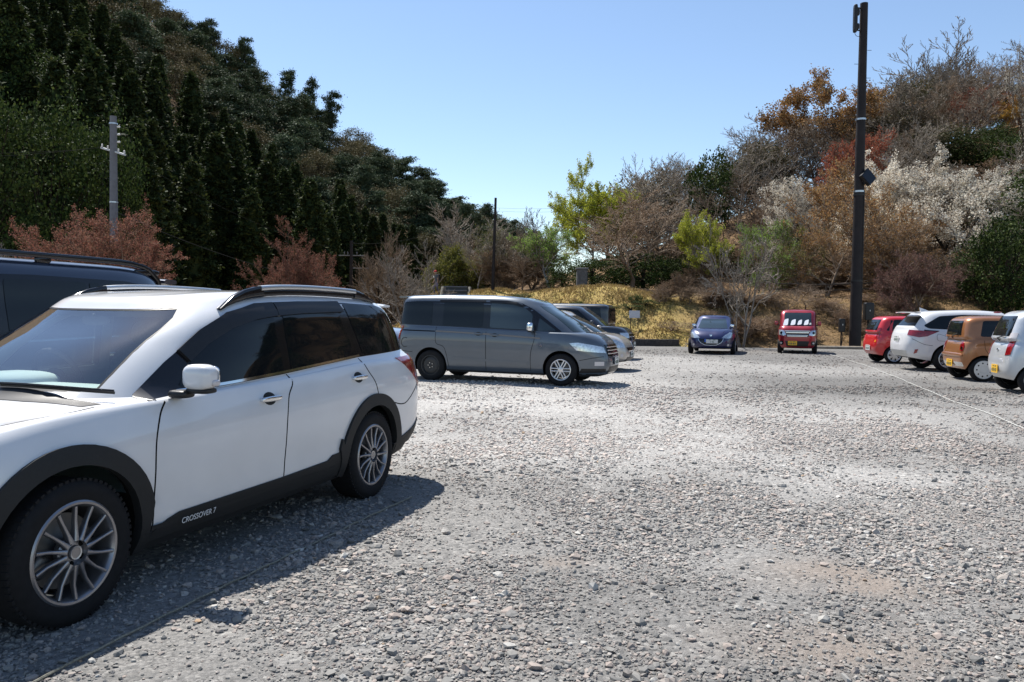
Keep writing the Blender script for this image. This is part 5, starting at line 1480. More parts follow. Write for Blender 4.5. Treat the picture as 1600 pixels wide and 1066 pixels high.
# walker at the head of the steps
def walker():
    x, y = -5.45, 57.6; z = float(terrain_h(x, y))
    J = [(0, 0, .92), (0, .01, 1.12), (.03, .0, 1.36), (.05, -.01, 1.47), (.09, -.03, 1.62),        # pelvis..head
         (.02, -.19, 1.36), (.04, -.25, 1.10), (.16, -.24, .92), (.20, -.24, .85),                    # right arm
         (.02, .19, 1.36), (-.06, .24, 1.12), (-.04, .26, .90), (-.02, .26, .83),                    # left arm
         (0, -.09, .86), (.14, -.10, .48), (.06, -.10, .08), (.19, -.10, .03),                        # legs
         (0, .09, .86), (-.04, .10, .47), (-.22, .10, .10), (-.10, .10, .03)]
    E = [(0, 1), (1, 2), (2, 3), (3, 4), (2, 5), (5, 6), (6, 7), (7, 8), (2, 9), (9, 10), (10, 11), (11, 12), (0, 13), (13, 14), (14, 15), (15, 16), (0, 17), (17, 18), (18, 19), (19, 20)]
    rad = [.13, .13, .14, .055, .095, .06, .045, .036, .04, .06, .045, .036, .04, .085, .058, .04, .04, .085, .058, .04, .04]
    me = bpy.data.meshes.new('person'); me.from_pydata(J, E, []); o = bpy.data.objects.new('person', me); COL.objects.link(o)
    md = o.modifiers.new('s', 'SKIN'); md2 = o.modifiers.new('u', 'SUBSURF'); md2.levels = 2; md2.render_levels = 2
    for i, v in enumerate(me.skin_vertices[0].data): v.radius = (rad[i], rad[i]); v.use_root = (i == 0)
    dg = bpy.context.evaluated_depsgraph_get(); m2 = bpy.data.meshes.new_from_object(o.evaluated_get(dg), depsgraph=dg)
    bpy.data.objects.remove(o)
    skin = simple('skin', (.42, .25, .17), rough=.6); shirt = simple('grey_shirt', (.10, .11, .12), rough=.9); shorts = simple('lilac_shorts', (.20, .19, .30), rough=.9); legs = simple('grey_leggings', (.10, .10, .16), rough=.9); shoe = simple('dark_shoe', (.03, .03, .03), rough=.8)
    for m in (skin, shirt, shorts, legs, shoe): m2.materials.append(m)
    for p in m2.polygons:
        c = p.center
        p.material_index = 0 if c.z > 1.44 else 4 if c.z < .09 else (0 if abs(c.y) > .2 and c.z < 1.22 else 1 if c.z > .93 else 2 if c.z > .62 else 3)
        p.use_smooth = True
    o = link_mesh('person', m2); o.location = (x, y, z); o.rotation_euler = (0, 0, R(200))
    tag(o, 'walker in a red cap carrying a black backpack above the steps', 'person')
    mb = MB(); mb.rbox((-.16, 0, 1.26), (.20, .34, .50), 3.5); mb.build('backpack', simple('black_cloth', (.012, .012, .015), rough=.9), o)
    mb = MB(); mb.rbox((.08, 0, 1.70), (.22, .20, .13), 2.4); mb.rbox((.20, 0, 1.675), (.12, .15, .02), 3); mb.build('cap', simple('red_cap', (.55, .02, .03), rough=.8), o)
    mb = MB(); mb.rbox((.09, 0, 1.60), (.19, .155, .23), 2.2); mb.rbox((.19, 0, 1.59), (.03, .03, .05), 2); mb.build('head', skin, o)
    mb = MB(); mb.rbox((.14, -.20, 1.28), (.08, .10, .16), 3); mb.build('towel', MT['whitecap'], o)
walker()
# ------------------------------------------------------------------ trees
def segs_mesh(name, segs, n=3):
    """(p0, p1, r0, r1) rods as one mesh of n-sided prisms"""
    if not segs: return None
    P0 = np.array([s[0] for s in segs], float); P1 = np.array([s[1] for s in segs], float)
    r0 = np.array([s[2] for s in segs]); r1 = np.array([s[3] for s in segs])
    D = P1 - P0; L = np.linalg.norm(D, axis=1, keepdims=True) + 1e-9; D = D / L
    ref = np.where(np.abs(D[:, 2:3]) < .9, np.array([[0, 0, 1.]]), np.array([[1., 0, 0]]))
    U = np.cross(D, ref); U /= np.linalg.norm(U, axis=1, keepdims=True); W = np.cross(D, U)
    V = []
    for P, r in ((P0 - D * r0[:, None] * .5, r0), (P1, r1)):
        for k in range(n):
            a = 2 * PI * k / n; V.append(P + (U * math.cos(a) + W * math.sin(a)) * r[:, None])
    V = np.stack(V, 1); m = len(segs); F_ = []
    for k in range(n):
        q = (k + 1) % n; F_.append([k, q, n + q, n + k])
    Fc = (np.array(F_)[None] + (np.arange(m) * 2 * n)[:, None, None]).reshape(-1, 4)
    o = mesh_np(name, V.reshape(-1, 3), Fc, None, rnd=np.repeat(np.random.RandomState(m).rand(m), 2 * n), flat=False)
    me = o.data; bpy.data.objects.remove(o); return me
def leaves_mesh(name, C_, size, rs, flat=0.0, elong=1.0, tri=False):
    """leaf faces at centres C_ (n,3)"""
    n = len(C_); C_ = np.asarray(C_, float)
    N = rs.normal(0, 1, (n, 3)); N[:, 2] += flat * 3; N /= np.linalg.norm(N, axis=1, keepdims=True)
    A = np.cross(N, rs.normal(0, 1, (n, 3))); A /= np.linalg.norm(A, axis=1, keepdims=True) + 1e-9; B = np.cross(N, A)
    s = (size * rs.uniform(.6, 1.35, n))[:, None]
    if tri: V = np.stack([C_ - A * s * .5 - B * s * .3, C_ + A * s * .5 - B * s * .3, C_ + B * s * .7 * elong], 1); k = 3
    else: V = np.stack([C_ - B * s * .5 * elong, C_ + A * s * .36, C_ + B * s * .5 * elong, C_ - A * s * .36], 1); k = 4
    Fc = np.arange(n * k).reshape(-1, k)
    o = mesh_np(name, V.reshape(-1, 3), Fc, None, rnd=np.repeat(rs.rand(n), k)); me = o.data; bpy.data.objects.remove(o); return me
def join_meshes(name, meshes):
    """join meshes, one material slot each"""
    Vs, Fs, mi, rn, off = [], [], [], [], 0
    for i, me in enumerate(meshes):
        v = np.zeros(len(me.vertices) * 3, dtype=np.float32); me.vertices.foreach_get('co', v); v = v.reshape(-1, 3)
        k = me.polygons[0].loop_total; f = np.zeros(len(me.loops), dtype=np.int32); me.loops.foreach_get('vertex_index', f)
        r = np.zeros(len(v), dtype=np.float32); me.attributes['rnd'].data.foreach_get('value', r)
        Vs.append(v); Fs.append((f.reshape(-1, k) + off)); mi.append(np.full(len(f) // k, i)); rn.append(r); off += len(v)
    me = bpy.data.meshes.new(name); V = np.vstack(Vs)
    me.vertices.add(len(V)); me.vertices.foreach_set('co', V.ravel())
    fl = np.concatenate([f.ravel() for f in Fs]); tot = np.concatenate([np.full(len(f), f.shape[1]) for f in Fs]).astype(np.int32)
    st = np.concatenate([[0], np.cumsum(tot)[:-1]]).astype(np.int32)
    me.loops.add(len(fl)); me.loops.foreach_set('vertex_index', fl.astype(np.int32)); me.polygons.add(len(tot))
    me.polygons.foreach_set('loop_start', st); me.polygons.foreach_set('loop_total', tot)
    me.polygons.foreach_set('material_index', np.concatenate(mi).astype(np.int32))
    a = me.attributes.new('rnd', 'FLOAT', 'POINT'); a.data.foreach_set('value', np.concatenate(rn)); me.update(calc_edges=True)
    for x in meshes: bpy.data.meshes.remove(x)
    return me

def skeleton(seed, H=8.0, spread=1.0, trunk_h=.25, levels=4, up=.25, nb=(5, 5, 5, 4), r0=.14, minr=.016, ang=(48, 42, 38, 35), wig=.16, lens=(.62, .50, .42, .36), multi=1, droop=0.0):
    """branching skeleton of a tree of height about H -> (limb segs, twig segs, tips)"""
    rs = random.Random(seed); limbs, twigs, tips = [], [], []
    def grow(p, d, L, r, lv):
        n = 5 if lv < 2 else 3
        pts = [p.copy()]; dirs = []
        for i in range(n):
            d = (d + Vector((rs.gauss(0, wig), rs.gauss(0, wig), rs.gauss(0, wig) + (up if lv > 0 else .05) * .35 - droop * lv * .06))).normalized()
            q = pts[-1] + d * (L / n); pts.append(q); dirs.append(d.copy())
        for i in range(n):
            a = r * (1 - .7 * i / n); b = r * (1 - .7 * (i + 1) / n)
            (limbs if lv < 2 else twigs).append((pts[i][:], pts[i + 1][:], max(a, minr), max(b, minr * .8)))
        if lv >= levels: tips.extend([q[:] for q in pts[1:]]); return
        k = nb[min(lv, len(nb) - 1)]
        for j in range(k):
            u = (trunk_h if lv == 0 else .18) + (1 - (trunk_h if lv == 0 else .18)) * (j + rs.random()) / k
            u = min(u, .98); i = min(int(u * n), n - 1); q = pts[i].lerp(pts[i + 1], u * n - i)
            a = R(ang[min(lv, len(ang) - 1)] * rs.uniform(.65, 1.3)); t = dirs[i]
            ax = t.cross(Vector((math.cos(rs.random() * 6.28), math.sin(rs.random() * 6.28), rs.uniform(-.4, .4)))).normalized()
            nd = (Matrix.Rotation(a, 3, ax) @ t); nd.x *= spread; nd.y *= spread; nd.normalize()
            grow(q, nd, L * lens[min(lv, len(lens) - 1)] * rs.uniform(.75, 1.2) * (1.15 - .35 * u), r * (1 - .7 * u) * .62, lv + 1)
    for m in range(multi):
        a = 6.28 * m / multi + rs.random(); t = .0 if multi == 1 else .35
        grow(Vector((0, 0, -.2)), Vector((math.cos(a) * t, math.sin(a) * t, 1)).normalized(), H * (.78 if multi == 1 else .6), r0 / (1 if multi == 1 else 1.5), 0)
    return limbs, twigs, tips

MODELS = {}
def model(key, fn):
    if key not in MODELS: MODELS[key] = fn()
    return MODELS[key]
LM = {}
def lm(name, cols, **k):
    if name not in LM: LM[name] = leaf_mat(name, cols, **k)
    return LM[name]
M_BARK = leaf_mat('grey_bark', [(.13, .11, .09), (.22, .19, .155), (.31, .27, .225)], rough=.9, transl=0)
M_BARKB = leaf_mat('brown_twigs', [(.11, .08, .058), (.22, .165, .12), (.30, .23, .17)], rough=.9, transl=0)
M_BARKD = leaf_mat('dark_bark', [(.02, .016, .012), (.045, .035, .026)], rough=.95, transl=0)
M_BARKW = leaf_mat('pale_bark', [(.16, .14, .12), (.26, .24, .21), (.34, .31, .27)], rough=.9, transl=0)
M_TWIGR = leaf_mat('reddish_twigs', [(.08, .05, .035), (.13, .075, .05), (.18, .10, .07)], rough=.9, transl=0)

def bare_model(seed, leaf=None, leafsize=.10, per=1.0, bark=None, twig=None, **k):
    """deciduous tree: trunk with limbs; crown of twigs, with buds, leaves or blossom when leaf is given"""
    limbs, twigs, tips = skeleton(seed, **k)
    tr = segs_mesh('trunk', limbs, 6); tr.materials.append(bark or M_BARK)
    parts = [segs_mesh('tw', twigs, 3)]; mats = [twig or bark or M_BARK]
    if leaf:
        rs = np.random.RandomState(seed); T = np.array(tips); n = int(len(T) * per)
        c = T[rs.randint(0, len(T), n)] + rs.normal(0, leafsize * 1.0, (n, 3))
        parts.append(leaves_mesh('lv', c, leafsize, rs)); mats.append(leaf)
    cr = join_meshes('crown', parts)
    for m in mats: cr.materials.append(m)
    zs = np.array([t[2] for t in tips]); h = float(np.percentile(zs, 99)); xy = np.array([t[:2] for t in tips]); w = float(np.percentile(np.abs(xy - xy.mean(0)), 96)) * 2
    return tr, cr, h, w
def cedar_model(seed, leaf):
    rs = np.random.RandomState(seed); H = 20.0; C_ = []; segs = [((0, 0, -1), (0, 0, H * .5), .30, .2), ((0, 0, H * .5), (0, 0, H * .97), .2, .04)]
    nb = 300
    for k in range(nb):
        u = (k + rs.rand()) / nb; z = H * (.04 + .95 * u ** .9); t = z / H
        Rm = 2.9 * (1 - t) ** .62 * (.75 + .25 * min(1, t * 5)); L = Rm * rs.uniform(.72, 1.18) + .15; a = rs.rand() * 6.283
        m = int(14 + 26 * L / 2.9); q = rs.uniform(.35, 1, m) ** .7
        bend = -.18 * q + .22 * q * q
        px = np.cos(a) * L * q; py = np.sin(a) * L * q
        w = .32 * L * (.35 + q * .6)
        c = np.stack([px + rs.normal(0, 1, m) * w * .5, py + rs.normal(0, 1, m) * w * .5, z + bend * L + rs.normal(0, .16, m)], -1); C_.append(c)
        if k % 3 == 0: segs.append(((0, 0, z), (px[-1] * .6, py[-1] * .6, z), .05, .02))
    c = np.vstack(C_); c = np.vstack([c, c + rs.normal(0, .16, c.shape)]); lf = leaves_mesh('lv', c, .30, rs, elong=1.6)
    core = []
    for k in range(8):
        z = H * (.06 + .10 * k); core.append(((0, 0, z), (0, 0, z + H * .10), 1.75 * (1 - k / 9.5) ** .7, 1.75 * (1 - (k + 1) / 9.5) ** .7))
    cm = segs_mesh('core', core, 7)
    cr = join_meshes('crown', [lf, cm]); cr.materials.append(leaf); cr.materials.append(leaf)
    tr = segs_mesh('trunk', segs, 6); tr.materials.append(M_BARKD)
    return tr, cr, H, 5.6
def pine_model(seed, leaf, H=10.0, low=.25, pads=40, W=3.0):
    rs = np.random.RandomState(seed); segs = []; C_ = []
    p = np.array([0., 0, -.5]); lean = rs.normal(0, .06, 2); pts = [p]
    for k in range(7):
        lean = lean + rs.normal(0, .07, 2); p = p + np.array([lean[0], lean[1], 1]) * (H * .95 / 7); pts.append(p)
    for k in range(7): segs.append((pts[k], pts[k + 1], .22 * (1 - k / 8), .22 * (1 - (k + 1) / 8)))
    for k in range(pads):
        u = low + (1 - low) * (k + rs.rand()) / pads; i = min(int(u * 7), 6); q = pts[i] + (pts[i + 1] - pts[i]) * (u * 7 - i)
        a = rs.rand() * 6.283; L = W * (1.15 - u) ** .5 * rs.uniform(.35, 1.0)
        e = q + np.array([math.cos(a) * L, math.sin(a) * L, L * rs.uniform(-.05, .30)])
        segs.append((q, e, .07, .02))
        for j in range(3):
            cc = e + rs.normal(0, .45, 3) * np.array([1, 1, .3]) if j else e
            m = 80; s = rs.uniform(.35, .8)
            C_.append(cc + rs.normal(0, 1, (m, 3)) * np.array([s * .7, s * .7, .20]))
    cr = leaves_mesh('crown', np.vstack(C_), .20, rs, flat=.1, elong=1.7); cr.materials.append(leaf)
    tr = segs_mesh('trunk', segs, 5); tr.materials.append(M_BARKD)
    return tr, cr, H, W * 2
def leafy_model(seed, leaf, H=8., W=6., clumps=110, per=75, size=.20, low=.12):
    """evergreen broadleaf: leaf clumps on limbs"""
    rs = np.random.RandomState(seed); C_ = []; segs = []
    segs.append(((0, 0, -.4), (rs.normal(0, .2), rs.normal(0, .2), H * .55), .2, .1))
    for k in range(clumps):
        v = rs.normal(0, 1, 3); v /= np.linalg.norm(v); rr = rs.uniform(.45, 1.0) ** .5 * rs.uniform(.85, 1.12)
        c = np.array([v[0] * W / 2 * rr, v[1] * W / 2 * rr, H * (.5 + low / 2) + v[2] * H * (.5 - low / 2) * rr])
        s = rs.uniform(.35, .75) * W / 6
        C_.append(c + rs.normal(0, 1, (per, 3)) * s * np.array([.7, .7, .55]))
        if k % 3 == 0: segs.append(((0, 0, H * .3), c, .06, .02))
    cr = leaves_mesh('crown', np.vstack(C_), size, rs); cr.materials.append(leaf)
    tr = segs_mesh('trunk', segs, 5); tr.materials.append(M_BARKD)
    return tr, cr, H, W

CEDAR = lm('cedar_needles', [(.012, .021, .008), (.022, .036, .012), (.038, .054, .017), (.062, .072, .022)], transl=.2)
PINE = lm('pine_needles', [(.034, .052, .030), (.056, .080, .042), (.090, .112, .062)], transl=.12)
EVER = lm('evergreen_leaves', [(.012, .022, .007), (.022, .040, .010), (.048, .072, .016), (.085, .11, .03)], transl=.15, rough=.5)
OAK = lm('dull_green_leaves', [(.055, .055, .028), (.095, .085, .042), (.13, .105, .06)], transl=.15)

def put(kind, mdl, x, y, label, group=None, H=None, Wd=None, rz=None, cat='tree', z=None):
    tr, cr, h, w = mdl
    o = empty(kind, (x, y, (float(terrain_h(x, y)) if z is None else z) - .05), random.uniform(0, 6.28) if rz is None else rz)
    sz = (H / h) if H else 1; sx = (Wd / w) if Wd else sz
    o.scale = (sx, sx, sz)
    for n_, me in (('trunk', tr), ('crown', cr)):
        c = bpy.data.objects.new(n_, me); COL.objects.link(c); c.parent = o
    tag(o, label, cat, group)
    return o
def hz(px): return 489.0 + (px - 800) * .0122
def at(px, ytop, d, kind, mdl, label, wpx=None, group=None, rz=None, cat='tree', sink=0):
    """a tree standing d metres away whose top reaches ytop"""
    x = (px - 800) / 1260 * d; z0 = float(terrain_h(x, d)) - sink
    top = 1.45 + (hz(px) - ytop) / 1260 * d
    return put(kind, mdl, x, d, label, group, H=max(top - z0, 1.0), Wd=(wpx / 1260 * d) if wpx else None, rz=rz, cat=cat, z=z0)

random.seed(5)
cedars = [cedar_model(s, CEDAR) for s in (1, 2, 3, 4)]
pines = [pine_model(s, PINE) for s in (11, 12, 13)]
oaks = [leafy_model(s, OAK, H=9, W=8, clumps=90, per=60, size=.26) for s in (21, 22)]
evers = [leafy_model(s, EVER, H=10, W=7.5, clumps=170, per=110, size=.165, low=.02) for s in (31, 32)]

# --- the mountain on the left: cedars below, mixed pines above
rsf = np.random.RandomState(77)
cells = []
def scatter(n, b0, b1, y0, y1, mind):
    out = []
    tries = 0
    while len(out) < n and tries < 20000:
        tries += 1
        b = rsf.uniform(b0, b1); y = math.sqrt(rsf.uniform(y0 * y0, y1 * y1)); x = b * y
        f0 = np.interp(b, [-.75, -.6, -.4, -.2, 0], [50, 56, 76, 96, 118])
        if y < f0 - 4: continue
        if all((x - a) ** 2 + (y - c) ** 2 > mind ** 2 for a, c in cells): cells.append((x, y)); out.append((x, y))
    return out
ced = scatter(120, -.70, -.03, 62, 122, 4.1)
for x, y in ced:
    b = x / y; px = 800 + 1260 * b
    H = rsf.uniform(12.5, 18) * np.interp(px, [0, 300, 560, 760], [1.0, 1.06, .84, .52]) * np.interp(y, [66, 122], [1.05, .85])
    put('cedar_tree', cedars[rsf.randint(4)], x, y, 'dark cone-shaped cedar in the dense stand on the lower left slope', 'cedars of the left slope', H=H, Wd=H * rsf.uniform(.30, .36))
up_ = scatter(175, -.70, .03, 116, 225, 5.4)
for x, y in up_:
    k = rsf.rand()
    if k < .55: put('pine_tree', pines[rsf.randint(3)], x, y, 'grey-green pine on the upper left mountainside', 'pines of the upper left slope', H=rsf.uniform(8, 12.5), Wd=rsf.uniform(7, 9.5))
    elif k < 1.01: put('broadleaf_tree', oaks[rsf.randint(2)], x, y, 'dull olive broadleaf tree among the pines of the left mountain', 'broadleaf trees of the upper left slope', H=rsf.uniform(6, 10), Wd=rsf.uniform(7, 10))
    else: put('cedar_tree', cedars[rsf.randint(4)], x, y, 'slim dark cedar among the pines of the left mountain', 'cedars of the upper left slope', H=rsf.uniform(9, 14), Wd=rsf.uniform(3.5, 5))
# pines standing out on the skyline
for i, (px, yt, w, d, lab) in enumerate(((325, 32, 34, 195, 'pine high on the left skyline, nearest the top edge'), (385, 58, 34, 196, 'bushy pine on the left skyline above the cedars'), (438, 108, 36, 200, 'wide-topped pine standing clear on the skyline'),
                                       (472, 118, 30, 201, 'pine just right of the wide-topped skyline pine'), (513, 144, 36, 203, 'small lone umbrella-shaped pine on the left skyline'), (588, 226, 40, 212, 'dark pine on the middle of the falling skyline'),
                                       (655, 262, 62, 215, 'broad flat-topped pine on the lower skyline'), (735, 312, 44, 150, 'ragged pine at the foot of the skyline left of the slim pole'), (750, 330, 46, 120, 'low ragged pine left of the slim wooden pole'))):
    m = pine_model(60 + i, PINE, low=.55, pads=20, W=2.8)
    at(px, yt, d, 'pine_tree', m, lab, wpx=w)
# big evergreens at the left edge, in front of the cedars
for px, yt, d, w, lab in ((-30, 120, 50, 210, 'glossy evergreen tree cut by the left edge'), (75, 150, 54, 190, 'large glossy evergreen left of the concrete pole'), (165, 175, 58, 120, 'glossy evergreen right behind the concrete pole'), (215, 300, 60, 60, 'small evergreen low behind the concrete pole'),
                         (15, 60, 70, 180, 'tall evergreen above the left edge evergreens')):
    at(px, yt, d, 'evergreen_tree', evers[rsf.randint(2)], lab, wpx=w)

# --- shrubs and small trees between the lot and the cedars
BUDR = lm('red_buds', [(.18, .060, .045), (.25, .095, .068), (.28, .135, .09), (.22, .14, .085)])
bush = dict(H=5, trunk_h=.05, levels=4, minr=.008, nb=(11, 8, 6, 5), ang=(66, 44, 36, 32), r0=.13, up=.30, wig=.12, lens=(.66, .56, .46, .36), multi=3)
m = bare_model(101, BUDR, .040, 2.6, M_BARKB, M_TWIGR, **bush)
at(135, 342, 34, 'budding_bush', m, 'wide red-budded bush around the concrete pole above the navy car', wpx=200, cat='bush')
m = bare_model(102, BUDR, .040, 2.4, M_BARKB, M_TWIGR, **bush)
at(446, 370, 40, 'budding_bush', m, 'rounded red-budded bush above the white crossover roof', wpx=132, cat='bush')
at(8, 392, 37, 'budding_bush', bare_model(105, None, .05, 1, M_BARKB, M_BARK, **bush), 'grey-brown bush at the left edge beside the wide red bush', wpx=70, cat='bush')
m = bare_model(103, None, .05, 1, M_BARKW, M_BARK, **{**bush, 'multi': 3, 'nb': (8, 6, 5, 4)})
at(640, 385, 49, 'bare_bush', m, 'bare grey bush with pale limbs left of the walker', wpx=125, cat='bush')
YG = lm('yellow_green_leaves', [(.26, .30, .03), (.40, .43, .05), (.52, .52, .09)], transl=.4)
LG = lm('fresh_green_leaves', [(.09, .15, .03), (.15, .23, .045), (.22, .30, .07)], transl=.4)
OG = lm('olive_leaves', [(.06, .07, .015), (.11, .11, .025), (.16, .15, .03)], transl=.3)
at(712, 392, 62, 'leafy_bush', bare_model(104, OG, .16, .9, M_BARK, M_BARK, **bush), 'olive-leaved bush right behind the walker', wpx=80, cat='bush')
at(600, 372, 64, 'bare_tree', bare_model(106, None, .1, 1, M_BARKD, M_BARKB, **bush), 'dark brown bush under the cedars behind the double cross-arm pole', wpx=90, cat='bush')

# --- trees along the top of the bank, left to right
TH = dict(H=8, levels=4, nb=(10, 8, 6, 4), up=.42, ang=(40, 36, 34, 32), r0=.15)
SP = dict(H=8, levels=4, nb=(11, 8, 6, 5), up=.22, ang=(56, 46, 38, 34), r0=.16, trunk_h=.2, lens=(.72, .55, .44, .36))
th = [bare_model(s, None, .1, 1, M_BARK, M_BARK, **TH) for s in (201, 202, 203)]
spb = [bare_model(s, None, .1, 1, M_BARKB, M_BARKB, **SP) for s in (211, 212, 213)]
spg = [bare_model(s, None, .1, 1, M_BARK, M_BARK, **SP) for s in (221, 222)]
BUD = lm('brown_buds', [(.13, .07, .04), (.19, .11, .06), (.24, .16, .09)])
bud = [bare_model(s, BUD, .06, .8, M_BARKB, M_BARKB, **SP) for s in (231, 232)]
OR = lm('orange_leaves', [(.20, .095, .04), (.28, .145, .055), (.34, .21, .09), (.26, .19, .09)], transl=.3)
RD = lm('red_leaves', [(.16, .035, .022), (.26, .065, .04), (.30, .12, .06)], transl=.35)
YL = lm('amber_leaves', [(.38, .20, .03), (.50, .30, .05)], transl=.35)
WB = lm('white_blossom', [(.54, .45, .36), (.72, .67, .56), (.84, .81, .71)], transl=.3)
PB = lm('mauve_buds', [(.14, .07, .06), (.20, .105, .09), (.24, .15, .12)])
